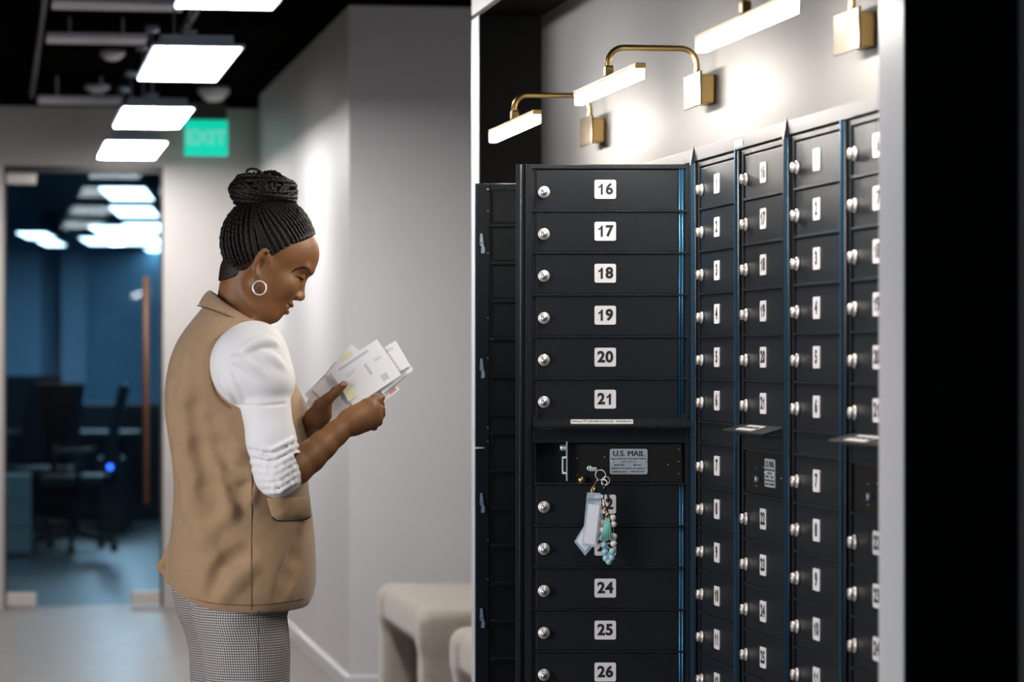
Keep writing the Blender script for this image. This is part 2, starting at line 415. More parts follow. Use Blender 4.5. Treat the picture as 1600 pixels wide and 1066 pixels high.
# niche row on the right
nb = MB(); nb.box(XM+0.006, XM+0.08, -1.0, YN1+0.12, -0.0, H); nichewall = struct('wall_niche', nb, 'black_wall')
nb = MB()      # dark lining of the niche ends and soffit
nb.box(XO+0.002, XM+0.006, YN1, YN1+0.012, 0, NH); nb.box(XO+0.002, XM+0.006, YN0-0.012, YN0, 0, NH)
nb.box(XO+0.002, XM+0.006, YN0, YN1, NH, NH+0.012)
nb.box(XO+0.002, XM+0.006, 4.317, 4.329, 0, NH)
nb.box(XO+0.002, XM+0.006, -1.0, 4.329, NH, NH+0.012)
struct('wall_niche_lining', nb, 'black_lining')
for nm, y0, y1 in (('wall_partition_far', YN1+0.012, YN1+0.125), ('wall_partition_near', 4.329, YN0-0.012)):
    sbox(nm, 'white_wall', XO+0.002, XM+0.006, y0, y1, 0, NH)
b_ = MB(); b_.box(XO, XO+0.002, YN1, YN1+0.125, 0, NH); b_.box(XO, XO+0.002, 4.317, YN0, 0, NH)
struct('trim_1', b_, 'trim_white')
sbox('wall_header', 'white_wall', XO, XM+0.006, -1.0, YN1+0.125, NH+0.012, H)
sbox('wall_recess_near', 'white_wall', XM+0.08, 4.2, YN1+0.02, YN1+0.125, 0, H)
sbox('wall_recess_back', 'white_wall', XW, 4.2, YF, YF+0.1, 0, H)
sbox('wall_recess_right', 'white_wall', 4.1, 4.2, YN1+0.125, YF, 0, H)
sbox('wall_right', 'white_wall', XW, XW+0.1, YF+0.1, YB, 0, H)
b_ = MB(); b_.prism([(XW, 0), (XW-0.014, 0), (XW-0.014, 0.058), (XW-0.004, 0.066), (XW, 0.066)], 'y', YF, YB); struct('baseboard_right', b_, 'trim_white')
b_ = MB(); b_.prism([(YF, 0), (YF-0.014, 0), (YF-0.014, 0.058), (YF-0.004, 0.066), (YF, 0.066)], 'x', XW-0.014, 4.1); struct('baseboard_recess', b_, 'trim_white')
# back wall with glass door opening
dl = on_y(6, 600, YB).x; dr = on_y(255, 600, YB).x; dt = 2.375
b_ = MB(); b_.box(-2.6, dl, YB, YB+0.12, 0, 2.69); b_.box(dr, XW, YB, YB+0.12, 0, 2.69); b_.box(dl, dr, YB, YB+0.12, dt, 2.69)
struct('wall_back', b_, 'grey_wall')
sbox('trim_2', 'ceiling', -2.6, XW, YB+0.0, YB+0.12, 2.69, H)
b_ = MB(); b_.box(dl, dr, YB+0.02, YB+0.09, dt-0.035, dt); b_.box(dl, dl+0.012, YB+0.02, YB+0.09, 0, dt-0.035); b_.box(dr-0.012, dr, YB+0.02, YB+0.09, 0, dt-0.035)
struct('trim_3', b_, 'frame_dark')
door = MB(); door.box(dl+0.014, dr-0.014, YB+0.045, YB+0.057, 0.012, dt-0.04)
door = struct('door_1', door, 'glass')
b_ = MB(); b_.box(dl+0.014, dl+0.17, YB+0.028, YB+0.074, 0.012, 0.085, 0.004); b_.box(dr-0.17, dr-0.014, YB+0.028, YB+0.074, 0.012, 0.085, 0.004)
b_.box(dl+0.014, dl+0.17, YB+0.028, YB+0.074, dt-0.1, dt-0.042, 0.004); b_.build('door_patch', 'patch', door)
hx = on_y(228, 600, YB).x; b_ = MB(); b_.tube([(hx, YB-0.03, 0.56), (hx, YB-0.03, 1.78)], 0.017, 12)
b_.tube([(hx, YB-0.03, 0.7), (hx, YB+0.05, 0.7)], 0.008); b_.tube([(hx, YB-0.03, 1.65), (hx, YB+0.05, 1.65)], 0.008); b_.build('door_handle', 'copper', door)

# ceiling rails and strips
for X, y0, y1, lab in ((0.185, 6.0, YB, 'left dark grey rail running along the black corridor ceiling'), (0.79, 9.0, 14.5, 'right dark grey rail running along the black corridor ceiling')):
    b_ = MB(); b_.box(X-0.010, X+0.010, y0, y1, H-0.035, H); tag(b_.build('ceiling_rail', 'grid'), lab, 'ceiling rail', 'ceiling rails')
for Zs, zz, hh, x1, lab in ((11.75, 2.70, 0.045, 0.70, 'pale grey strip across the ceiling at the top edge of the picture'), (13.05, 2.70, 0.05, 0.62, 'pale grey strip across the ceiling left of the second hanging panel'),
        (15.8, 2.665, 0.04, 0.62, 'pale grey strip across the ceiling just above the back wall')):
    b_ = MB(); b_.box(0.205, x1, Zs*0.997-0.03, Zs*0.997+0.22, zz-0.03, zz-0.005, 0.006); b_.tube([(0.3, Zs, zz-0.01), (0.3, Zs, H)], 0.006); b_.tube([(x1-0.1, Zs, zz-0.01), (x1-0.1, Zs, H)], 0.006)
    tag(b_.build('ceiling_strip', 'duct'), lab, 'ceiling strip', 'grey ceiling strips')
def disc(px, py, r, label, hh=0.035):
    Z = (H-0.03-CH)*FP/(HZ-py); p = wp(px, py, Z)
    t = thing('ceiling_disc', label, 'ceiling fitting', (p.x, p.y, 0), group='round ceiling fittings')
    b2 = MB(); b2.tube([(0, 0, H-0.001), (0, 0, H-hh*0.6)], r, 24); b2.build('base', 'duct', t)
    b2 = MB(); b2.tube([(0, 0, H-hh*0.6), (0, 0, H-hh), (0, 0, H-hh*1.25)], [r*0.85, r*0.7, r*0.35], 24); b2.build('dome', 'trim_white', t)
disc(176, 90, 0.055, 'small round white fitting on the black ceiling, nearest of the three')
disc(152, 142, 0.062, 'round white dome fitting on the ceiling above the third hanging panel')
disc(334, 145, 0.082, 'wide round white dome fitting on the ceiling above the exit sign', 0.06)

# hanging light panels
PX_, PH = 0.675, 2.40
def yz(Z, X): return Z*(CT - ST*((X*CT*0 + (X*FP/CT/Z - 5 - 800 + 0))/FP))
pl = [(8.72, 1.28, 'hanging rectangular light panel cut off by the top edge of the picture'), (11.16, 1.24, 'large hanging rectangular light panel, second from the viewer'),
      (13.66, 1.08, 'hanging rectangular light panel, third in the row, above the last one'), (15.8, 1.2, 'farthest and lowest looking hanging light panel in front of the back wall')]
for Z, L, lab in pl:
    Y = yz(Z, PX_)
    t = thing('hanging_light_panel', lab, 'light panel', (PX_, Y, PH), group='light panels hanging in a row along the corridor')
    w = 0.145
    b2 = MB(); b2.box(-w-0.012, w+0.012, -L/2-0.012, L/2+0.012, 0.002, 0.014, 0.002); b2.box(-w+0.02, w-0.02, -L/2+0.05, L/2-0.05, 0.014, 0.05, 0.003); b2.build('housing', 'panel_metal', t)
    b2 = MB(); b2.box(-w, w, -L/2, L/2, -0.003, 0.002); b2.build('diffuser', 'panel', t)
    for q in (-1, 1):
        b2 = MB(); b2.tube([(q*0.0-0.02, q*L*0.38, 0.05), (-0.02, q*L*0.38, H-PH-0.02)], 0.004, 8); b2.tube([(-0.02, q*L*0.38, H-PH-0.03), (-0.02, q*L*0.38, H-PH)], 0.03, 14)
        b2.box(-0.045, 0.005, q*L*0.38-0.03, q*L*0.38+0.03, 0.05, 0.075, 0.004); b2.build('hanger', 'panel_metal', t)

# exit sign hung below the ceiling in front of the back wall
ep = on_y(322, 216, YB-0.35)
t = thing('exit_sign', 'green lit EXIT sign hanging before the back wall', 'exit sign', (ep.x, ep.y, 0))
b2 = MB(); b2.box(-0.125, 0.105, -0.05, 0.05, 2.60, 2.69, 0.004); b2.tube([(0, 0, 2.66), (0, 0, H)], 0.012); b2.build('housing', 'frame_dark', t)
b2 = MB(); b2.prism([(x, z + ep.z) for x, z in rrect(0.228, 0.19, 0.008)], 'y', -0.005, 0.005); b2.build('panel', 'exit', t)
b2 = MB(); b2.mesh(text_mesh('EXIT', 0.105, 0.003, 0.001), Matrix.Translation((0, -0.0065, ep.z)) @ RX); b2.build('lettering', 'exit_dark', t)

# room beyond the glass
sbox('floor_far', 'far_floor', -3, 5, 16.84, 31, -0.06, 0)
sbox('ceiling_far', 'far_ceiling', -3, 5, 17.0, 31, H, H+0.06)
sbox('wall_far_back', 'far_wall', -3, 5, 31, 31.1, 0, H)
sbox('wall_far_left', 'far_wall', -3.1, -3, 16.92, 31, 0, H)
sbox('wall_far_right', 'far_wall', 5, 5.1, 16.92, 31, 0, H)
for i, (a, b3) in enumerate(((-0.1, 0.42), (0.62, 0.86))):
    sbox('trim_%d' % (4+i), 'far_col', a, b3, 30.6, 31, 0, H)
def far_panel(px, py, w, L, lab, z=2.40):
    Z = (z-CH)*FP/(HZ-py); p = wp(px, py, Z)
    t2 = thing('ceiling_panel', lab, 'light panel', (p.x, p.y, z), -math.radians(5), 'lit panels in the room behind the glass door')
    b3 = MB(); b3.box(-w/2, w/2, -L/2, L/2, 0, 0.03); b3.build('housing', 'panel_metal', t2)
    b3 = MB(); b3.box(-w/2+0.01, w/2-0.01, -L/2+0.01, L/2-0.01, -0.004, 0); b3.build('diffuser', 'panel_far', t2)
fl_ = 'lit ceiling panel seen through the glass door, '
far_panel(199, 303, 0.30, 1.5, fl_+'topmost of the group')
far_panel(211, 331, 0.31, 1.5, fl_+'second from the top')
far_panel(232, 356, 0.36, 1.6, fl_+'in the bright cluster at the right frame')
far_panel(185, 360, 0.42, 1.6, fl_+'in the middle of the bright cluster')
far_panel(208, 376, 0.5, 1.9, fl_+'lowest wide one of the bright cluster')
far_panel(160, 377, 0.34, 1.6, fl_+'lower left of the bright cluster')
far_panel(80, 380, 0.2, 1.3, fl_+'lone small one far left')
far_panel(57, 368, 0.26, 1.3, fl_+'small upper left one')
far_panel(247, 392, 0.22, 1.6, fl_+'small low one touching the right frame')
def office_chair(px, Z, rz, lab):
    p = wp(px, 800, Z); t2 = thing('office_chair', lab, 'chair', (p.x, p.y, 0), rz, 'dark office chairs behind the glass door')
    b3 = MB(); vs = b3.box(-0.24, 0.24, -0.24, 0.24, 0.44, 0.53, 0.03); b3.build('seat', 'chair', t2)
    b3 = MB(); vs = b3.box(-0.23, 0.23, 0.20, 0.26, 0.60, 1.16, 0.025)
    for v in b3.bm.verts: v.co.y += (v.co.z - 0.6)*0.22
    b3.build('backrest', 'chair', t2)
    b3 = MB(); b3.tube([(0, 0.12, 0.46), (0, 0.29, 0.5), (0, 0.31, 0.7)], 0.025); b3.build('back_bracket', 'chair', t2)
    b3 = MB(); b3.tube([(0, 0, 0.46), (0, 0, 0.12)], 0.035); b3.build('column', 'chair', t2)
    b3 = MB()
    for k in range(5):
        a = k*2*PI/5; b3.tube([(0, 0, 0.13), (0.3*math.cos(a), 0.3*math.sin(a), 0.075)], [0.03, 0.018])
    b3.build('star_base', 'chair', t2)
    for k in range(5):
        a = k*2*PI/5; b3 = MB(); b3.tube([(0.3*math.cos(a)-0.02, 0.3*math.sin(a), 0.03), (0.3*math.cos(a)+0.02, 0.3*math.sin(a), 0.03)], 0.03, 12); b3.build('caster', 'chair', t2)
    for sx in (-1, 1):
        b3 = MB(); b3.tube([(sx*0.22, 0.05, 0.48), (sx*0.28, 0.05, 0.52), (sx*0.28, 0.03, 0.68)], 0.018); b3.box(sx*0.28-0.03, sx*0.28+0.03, -0.12, 0.14, 0.68, 0.71, 0.01); b3.build('armrest', 'chair', t2)
office_chair(115, 21.6, math.radians(-95), 'dark office chair turned sideways behind the glass door')
office_chair(52, 23.2, math.radians(-150), 'dark office chair farther left behind the glass door, back turned to the hall')
p = wp(22, 800, 20.9); t2 = thing('file_cabinet', 'grey file cabinet behind the glass door at its left edge', 'cabinet', (p.x, p.y, 0))
b3 = MB(); b3.box(-0.2, 0.115, 0, 0.5, 0.02, 0.55, 0.005); b3.build('body', 'cabinet', t2)
for k in range(3):
    b3 = MB(); b3.box(-0.19, 0.105, -0.012, 0, 0.04+k*0.17, 0.195+k*0.17, 0.003); b3.build('drawer', 'cabinet', t2)
p = wp(40, 800, 24.5); t2 = thing('desk', 'dark desk behind the chairs in the room beyond the glass', 'desk', (p.x, p.y, 0))
b3 = MB(); b3.box(-1.6, 0.9, -0.3, 0.5, 0.72, 0.76, 0.005); b3.build('desk_top', 'far_dark', t2)
b3 = MB(); b3.box(-1.5, 0.8, 0.4, 0.44, 0.1, 0.72); b3.build('modesty_panel', 'far_dark', t2)
for sx in (-1.5, 0.8):
    for sy in (-0.25, 0.45):
        b3 = MB(); b3.box(sx-0.025, sx+0.025, sy-0.025, sy+0.025, 0, 0.72); b3.build('leg', 'far_dark', t2)
p = wp(30, 610, 24.4); t2 = thing('monitor', 'black computer monitor on the desk beyond the glass', 'monitor', (p.x+0.05, p.y, 0.76))
b3 = MB(); b3.box(-0.28, 0.28, -0.02, 0.02, 0.1, 0.44, 0.006); b3.build('screen', 'chair', t2)
b3 = MB(); b3.box(-0.03, 0.03, 0.0, 0.03, 0.01, 0.14); b3.box(-0.12, 0.12, -0.08, 0.08, 0, 0.012, 0.003); b3.build('stand', 'chair', t2)
p = wp(176, 730, 23.6); t2 = thing('computer_tower', 'dark computer tower with a blue light behind the glass door', 'computer', (p.x, p.y, 0))
b3 = MB(); b3.box(-0.1, 0.1, 0, 0.4, 0, 0.58, 0.006); b3.build('case', 'far_dark', t2)
b3 = MB(); b3.ball((-0.02, -0.005, p.z), 0.02); b3.build('power_light', 'led', t2)
b3 = MB(); b3.box(-1.5, 1.6, 25.6, 25.7, 0, 0.96, 0.01); tag(b3.build('partition_screen', 'far_dark'), 'low dark partition screen across the room beyond the glass', 'partition')

# benches in the recess
def bench(y0, y1, lab):
    x0, x1, ht = 1.43, 2.03, 0.49
    t2 = thing('bench', lab, 'bench', ((x0+x1)/2, (y0+y1)/2, 0), group='beige upholstered benches in the recess')
    hx2, hy = (x1-x0)/2, (y1-y0)/2
    g = Grid((-hx2-0.05, -hy-0.05, -0.03), (hx2+0.05, hy+0.05, ht+0.05), 0.012)
    def rb(c, hs, r):
        c = np.array(c); hs = np.array(hs)
        def f(X, Y, Z):
            q = [np.abs(v - c[i]) - hs[i] + r for i, v in enumerate((X, Y, Z))]
            return np.sqrt(sum(np.maximum(v, 0)**2 for v in q)) + np.minimum(np.maximum(np.maximum(q[0], q[1]), q[2]), 0) - r
        return f, c - hs, c + hs
    f, a, b3 = rb((0, 0, ht-0.075), (hx2, hy, 0.075), 0.045); g.op(f, a, b3, 0.04)
    for sx in (-1, 1):
        for sy in (-1, 1):
            f, a, b3 = rb((sx*(hx2-0.066), sy*(hy-0.085), ht/2-0.02), (0.066, 0.085, ht/2-0.005), 0.03); g.op(f, a, b3, 0.045)
    link('upholstery', g.nets('upholstery', 'bench', 1), t2)
bench(10.45, 11.72, 'beige upholstered bench with arched open ends by the back of the recess')
bench(8.55, 9.80, 'beige upholstered bench half hidden behind the white partition edge')
t2 = thing('side_table', 'small dark reddish brown wooden side table between the two beige benches', 'table', (1.72, 10.125, 0))
b3 = MB(); b3.tube([(0, 0, 0.40), (0, 0, 0.435)], 0.22, 32); b3.build('table_top', 'wood', t2)
b3 = MB(); b3.tube([(0, 0, 0.02), (0, 0, 0.40)], 0.03); b3.build('post', 'wood', t2)
b3 = MB(); b3.tube([(0, 0, 0.0), (0, 0, 0.02)], 0.16, 28); b3.build('base', 'wood', t2)

# ================================================================ MAILBOXES
P_ = 0.0889
ZTOP = 1.749
def row_z(i):            # top of row i, 0..5 upper, 6.. lower boxes of the left column numbering
    return ZTOP - i*P_ if i < 6 else ZTOP - (i + 0.5)*P_
PWID = 0.3776
DX0, DX1 = 0.0433, 0.3437
_dm = {}
def door_mesh():
    if 'door' not in _dm:
        b3 = MB(); b3.box(DX0, DX1, 0.000, 0.006, -P_+0.0012, -0.0045, 0.0012)
        _dm['door'] = b3.data('mailbox_door', 'powder')
        b3 = MB()           # lock barrel, rim and keyway
        b3.tube([(0, 0, 0), (0, -0.004, 0), (0, -0.0042, 0)], [0.0125, 0.0125, 0.0105], 24)
        b3.tube([(0, -0.004, 0), (0, -0.0125, 0), (0, -0.0135, 0)], [0.0098, 0.0098, 0.0085], 24); b3.mi = 1
        b3.tube([(0, -0.0135, -0.001), (0, -0.0142, -0.001)], 0.0066, 20); b3.mi = 2
        b3.box(-0.0008, 0.0008, -0.0146, -0.014, -0.0045, 0.0025)
        _dm['lock'] = b3.data('lock', ['steel', 'steel_dark', 'ink'])
    return _dm['door'], _dm['lock']
def plate_mesh(num):
    if num not in _dm:
        b3 = MB(); b3.prism(rrect(0.0455, 0.0400, 0.004), 'y', -0.0012, 0.0002); b3.mi = 1
        s_ = str(num); hh = 0.0118
        for i, ch in enumerate(s_):
            cx = (i - (len(s_)-1)/2)*0.0172
            if ch == '1':       # a one with its flag
                b3.prism([(cx+0.0035, -hh), (cx+0.0035, hh), (cx+0.0002, hh), (cx-0.0022, hh-0.0040), (cx-0.0062, hh-0.0062), (cx-0.0062, hh-0.0100), (cx-0.0012, hh-0.0078), (cx-0.0012, -hh)], 'y', -0.0016, -0.0012)
            else:
                b3.mesh(text_mesh(ch, 0.0320, 0.0013, 0.0002), Matrix.Translation((cx, -0.0014, -0.0003)) @ RX)
        _dm[num] = b3.data('number_plate', ['plate', 'ink'])
    return _dm[num]
def flap_mesh():
    if 'flap' not in _dm:
        b3 = MB(); d = 0.046      # hinged hood sticking out above the slot
        b3.prism([(0.0, 0.0), (-d, -0.013), (-d, -0.017), (-0.0, -0.005)], 'x', 0.036, 0.369)
        b3.box(0.036, 0.369, 0.0, 0.006, -0.005, 0.0)
        b3.box(0.038, 0.048, -0.004, 0.0, -0.004, 0.009, 0.001); b3.box(0.350, 0.366, -0.004, 0.0, -0.004, 0.009, 0.001)
        _dm['flap'] = b3.data('outgoing_mail_hood', 'powder')
        b3 = MB(); R = Matrix.Translation((0.1815, -0.023, -0.0061)) @ Matrix.Rotation(math.radians(15.8), 4, 'X')
        me0 = MB(); me0.prism(rrect(0.132, 0.030, 0.003), 'z', 0, 0.0008); md = me0.data('x', 'plate')
        b3.mesh(md, R); b3.mi = 1
        b3.mesh(text_mesh('OUTGOING MAIL', 0.0165, 0.0, 0.0002), R @ Matrix.Translation((0, 0, 0.0010)))
        _dm['flap_label'] = b3.data('outgoing_mail_label', ['plate', 'ink'])
    return _dm['flap'], _dm['flap_label']
def plaque_mesh():
    if 'plaque' not in _dm:
        b3 = MB(); b3.prism(rrect(0.080, 0.054, 0.004), 'y', -0.0015, 0.0); b3.mi = 1
        for txt, sz, x, z, off in (('U.S. MAIL', 0.0165, 0, 0.0165, 0.0), ('Approved by the Postmaster General', 0.0049, 0, 0.0063, 0.0001), ('USPS STD 4C', 0.0058, 0, -0.0005, 0.0),
                                ('Model 3500', 0.0045, -0.020, -0.0072, 0.0001), ('Mfg Date', 0.0045, 0.018, -0.0072, 0.0001),
                                ('Industries  1010 E 62nd St  Los Angeles CA', 0.0041, 0, -0.0142, 0.0001), ('mailboxes.com    1-800-624-5269', 0.0050, 0, -0.0212, 0.0001)):
            b3.mesh(text_mesh(txt, sz, off, 0.0001), Matrix.Translation((x, -0.0017, z)) @ RX)
        for dx in (-0.0005, 0.0005): b3.mesh(text_mesh('U.S. MAIL', 0.0165, 0.0, 0.0001), Matrix.Translation((dx, -0.0017, 0.0165)) @ RX)
        b3.mi = 2
        for sx in (-0.0345, 0.0345): b3.ball((sx, -0.0018, 0), 0.0022)
        _dm['plaque'] = b3.data('mail_plaque', ['plaque', 'ink', 'steel'])
    return _dm['plaque']
def panel_frame(col2):
    """front frame of one master door, x 0..PWID, y 0 = door face plane"""
    b3 = MB(); zb, zt = 0.24, 1.757
    b3.box(0.0, 0.010, -0.004, 0.03, zb, zt, 0.001)
    b3.tube([(0.009, -0.004, zb), (0.009, -0.004, zt)], 0.0035, 8)
    b3.box(0.010, 0.020, 0.004, 0.02, zb, zt)
    b3.box(0.020, 0.034, -0.002, 0.02, zb, zt, 0.001)
    b3.box(0.034, 0.0425, 0.003, 0.02, zb, zt)
    b3.box(0.361, 0.3715, -0.002, 0.02, zb, zt, 0.001)
    b3.box(0.3715, PWID, 0.002, 0.03, zb, zt, 0.001)
    b3.box(0.358, 0.361, 0.004, 0.02, zb, zt)
    b3.box(0.034, 0.361, 0.010, 0.012, ZTOP-6*P_, ZTOP); b3.box(0.034, 0.361, 0.010, 0.012, zb, ZTOP-7.5*P_)
    b3.box(0.034, 0.361, -0.002, 0.018, ZTOP-0.001, zt, 0.001)
    b3.box(0.034, 0.361, -0.002, 0.018, zb, row_z(15)-0.0+0.0, 0.001)
    for i in range(1, 16):
        if i == 6 : continue
        z = row_z(i); b3.box(0.0375, 0.3675, -0.0035, 0.012, z-0.0035, z+0.0008, 0.0005)
    z = row_z(0) - 6*P_; b3.box(0.0375, 0.3675, -0.0035, 0.012, z-0.0035, z+0.0008, 0.0005)
    z = z - P_/2; b3.box(0.0375, 0.3675, -0.0035, 0.012, z-0.0035, z+0.0008, 0.0005)
    return b3
def hinge_mesh(z0, z1):
    b3 = MB(); b3.tube([(0.3475, 0.003, z0), (0.3475, 0.003, z1)], 0.0030, 10); b3.tube([(0.3535, 0.003, z0), (0.3535, 0.003, z1)], 0.0026, 10)
    b3.box(0.3445, 0.3565, 0.004, 0.006, z0, z1); return b3
def door_at(par, z, num, mat4=None, x=0.0):
    dm, lm = door_mesh()
    d = link('mailbox_door', dm, par, (x, 0, z))
    k = link('lock', lm, d, (0.0595, -0.0005, -0.0505))
    if num: link('number_plate', plate_mesh(num), d, (0.1893, -0.0003, -0.0445))
    return d
def mail_panel(par, first, x0, detail_open=False, keyed=False):
    """one column with its doors as children of par (par is in the panel plane); x0 = offset"""
    f = panel_frame(first > 1).build('door_frame', 'powder', par, loc=(x0, 0, 0))
    right = first > 1
    zm0 = ZTOP - 6*P_
    for i in range(15):
        if right and i >= 6: z = ZTOP - (i + 1.5)*P_
        else: z = row_z(i)
        if right and i == 14 and False: continue
        door_at(par, z, first + i, x=x0)
    hinge_mesh(zm0+0.003, ZTOP-0.002).build('hinge_strip', 'anod_reflect', par, loc=(x0, 0, 0))
    if right:
        hinge_mesh(0.27, zm0-1.5*P_-0.004).build('hinge_strip', 'anod_reflect', par, loc=(x0, 0, 0))
        fm, lm = flap_mesh(); fo = link('outgoing_mail_hood', fm, par, (x0, -0.001, zm0+0.003)); link('outgoing_mail_label', lm, fo)
        b3 = MB(); b3.box(0.036, 0.369, -0.001, 0.006, zm0-P_/2-0.001, zm0-0.018, 0.001); b3.build('slot_plate', 'powder', par, loc=(x0, 0, 0))
        b3 = MB()     # recess for the carrier lock, then its inner panel
        b3.box(0.0425, 0.361, 0.045, 0.047, zm0-1.5*P_, zm0-P_/2)
        b3.build('carrier_recess', 'powder_in', par, loc=(x0, 0, 0))
        b3 = MB(); b3.box(0.112 if detail_open else 0.0435, 0.352 if detail_open else 0.3600, 0.006 , 0.010, zm0-1.5*P_+0.002, zm0-P_/2-0.006, 0.0005)
        cp = b3.build('carrier_panel', 'powder_in', par, loc=(x0, 0, 0))
        if not detail_open: cp.location.y -= 0.0045
        link('mail_plaque', plaque_mesh(), cp, (0.239, 0.0058, zm0-P_+0.001))
        b3 = MB()
        for px, py in ((902, 717), (945, 715), (902, 743), (1061, 703), (1061, 722), (1061, 741), (1045, 727), (1067, 692)):
            b3.ball(((px-806)*0.0013532, 0.0052, zm0-0.5*P_-(py-690)*0.0013532), 0.0013, seg=8)
        b3.build('rivet', 'steel', cp)
        kx, kz = (921.5-806)*0.0013532, zm0-0.5*P_-(733-690.5)*0.0013532
        b3 = MB(); b3.tube([(kx, 0.006, kz), (kx, -0.004, kz), (kx, -0.005, kz)], [0.0062, 0.0062, 0.005], 20); b3.mi = 1; b3.tube([(kx, -0.005, kz), (kx, -0.0056, kz)], 0.0034, 14)
        b3.build('carrier_lock', ['zinc', 'ink'], cp)
        if detail_open:
            b3 = MB(); zc = zm0 - P_
            b3.box(0.1065, 0.1095, -0.012, 0.030, zc-0.040, zc+0.044, 0.0005)
            b3.tube([(0.1065, 0.0, zc+0.030), (0.0935, 0.0, zc+0.030)], 0.0062, 16)
            b3.build('latch_plate', 'zinc', par, loc=(x0, 0, 0))
            b3 = MB()
            for a in ((0.0975, 0.1005, zc-0.024, zc+0.011), ): b3.box(a[0], a[1], -0.004, 0.004, a[2], a[3], 0.0005)
            b3.box(0.0985, 0.1065, -0.004, 0.004, zc+0.008, zc+0.012); b3.box(0.0985, 0.1065, -0.004, 0.004, zc-0.025, zc-0.021)
            b3.build('latch_loop', 'trim_white', par, loc=(x0, 0, 0))
            b3 = MB(); b3.tube([((909-806)*0.0013532, 0.004, zc-0.038), ((909-806)*0.0013532, -0.004, zc-0.038)], 0.008, 18); b3.build('brass_stop', 'brass', par, loc=(x0, 0, 0))
    else:
        hinge_mesh(0.27, zm0-P_/2-0.004).build('hinge_strip', 'anod_reflect', par, loc=(x0, 0, 0))
        b3 = MB(); b3.box(0.0433, 0.357, 0.0, 0.006, zm0-P_/2+0.003, zm0-0.004, 0.001); b3.build('blank_panel', 'powder', par, loc=(x0, 0, 0))
UW = 0.7825
YC = 6.396      # joint between the open unit and the closed one
def surround(par, w):
    b3 = MB()    # trim flange round the unit, proud of the wall
    b3.box(0.0065, w-0.0065, -0.004, 0.03, 1.7615, 1.7885, 0.001); b3.build('top_trim', 'powder', par)
    b3 = MB(); b3.box(-0.006, 0.006, -0.012, 0.03, 0.0, 1.757, 0.001)
    p4 = [b3.bm.verts.new(c) for c in ((-0.006, -0.012, 1.757), (0.006, -0.012, 1.757), (0.006, -0.002, 1.757), (-0.006, -0.002, 1.757))]; tp = b3.bm.verts.new((0, -0.004, 1.797))
    for k in range(4): b3.bm.faces.new((p4[k], p4[(k+1) % 4], tp))
    b3.build('side_trim', 'powder', par)
    b3 = MB(); b3.box(0.0055, 0.0075, -0.011, 0.02, 0.2, 1.757); b3.build('edge_strip', 'anod_reflect', par)
    b3 = MB(); b3.box(0.0065, w-0.0065, 0.0, 0.03, 0.0, 0.236, 0.001); b3.build('plinth', 'powder', par)
def cabinet(yfar, lab):
    t2 = thing('mailbox_cabinet', lab, 'mailboxes', (XM, yfar, 0), -PI/2, 'wall cabinets of numbered black mailboxes')
    surround(t2, UW)
    mail_panel(t2, 1, 0.0085); mail_panel(t2, 16, 0.0085+PWID+0.011)
    b3 = MB(); b3.box(0.0085+PWID+0.0005, 0.0085+PWID+0.0065, -0.010, 0.02, 0.24, 1.7615); b3.build('edge_strip', 'anod_reflect', t2)
    return t2
cabinet(YC, 'closed black mailbox cabinet beside the swung open door, numbers sharp')
cabinet(YC-UW, 'closed black mailbox cabinet at the right, cut by the white jamb, numbers blurred')
# end cap of the row
b3 = MB(); b3.box(-0.006, 0.006, -0.012, 0.03, 0.0, 1.79); tag(b3.build('end_trim', 'powder', loc=(XM, YC-2*UW, 0), rz=-PI/2), 'black end strip of the mailbox row behind the right white jamb', 'trim')
# the open unit
ou = thing('mailbox_cabinet', 'opened black mailbox cabinet whose two tall doors are swung out', 'mailboxes', (XM, YC+UW, 0), -PI/2, 'wall cabinets of numbered black mailboxes')
surround(ou, UW)
b3 = MB(); b3.box(0.006, UW-0.006, 0.0, 0.004, 0.24, 1.7615)
for i in range(17):
    z = ZTOP - i*P_; b3.box(0.01, UW-0.01, -0.0, 0.004, z-0.002, z)
b3 = MB(); b3.box(0.006, UW-0.006, 0.001, 0.005, 0.24, 1.76); b3.box(UW/2-0.004, UW/2+0.004, -0.003, 0.004, 0.24, 1.76)
for i in range(17):
    z = ZTOP - i*P_; b3.box(0.01, UW-0.01, -0.003, 0.003, z-0.002, z+0.001)
b3.build('pigeonholes', 'powder_in', ou)
# near master door, hinged at local x = UW, swung so that its face looks at the viewer
def sub_plane(par, wx, wy, rz):
    """an Empty-free way: returns the matrix that puts panel coordinates into par's space"""
    world = Matrix.Translation((wx, wy, 0)) @ Matrix.Rotation(rz, 4, 'Z')
    pm = Matrix.Translation((XM, YC+UW, 0)) @ Matrix.Rotation(-PI/2, 4, 'Z')
    return pm.inverted() @ world
def reparent_children(tmp, par, Mx):
    for ch in list(tmp.children):
        m0 = Matrix.LocRotScale(ch.location, ch.rotation_euler, (1, 1, 1)); r = Mx @ m0
        ch.parent = par; ch.location = r.to_translation(); ch.rotation_euler = r.to_euler()
    bpy.data.objects.remove(tmp)
hp = wp(1085, 560, 6.563); fe = wp(806, 560, 6.572)
tmp = bpy.data.objects.new('tmp', None); C.objects.link(tmp)
mail_panel(tmp, 16, 0.0, detail_open=True)
b3 = MB(); b3.box(PWID, PWID+0.012, 0.004, 0.028, 0.24, 1.76, 0.001); b3.box(0.002, PWID-0.002, 0.0005, 0.002, 1.7565, 1.7575)
b3.build('hinge_side', 'powder', tmp)
reparent_children(tmp, ou, sub_plane(ou, fe.x, fe.y, -TH))
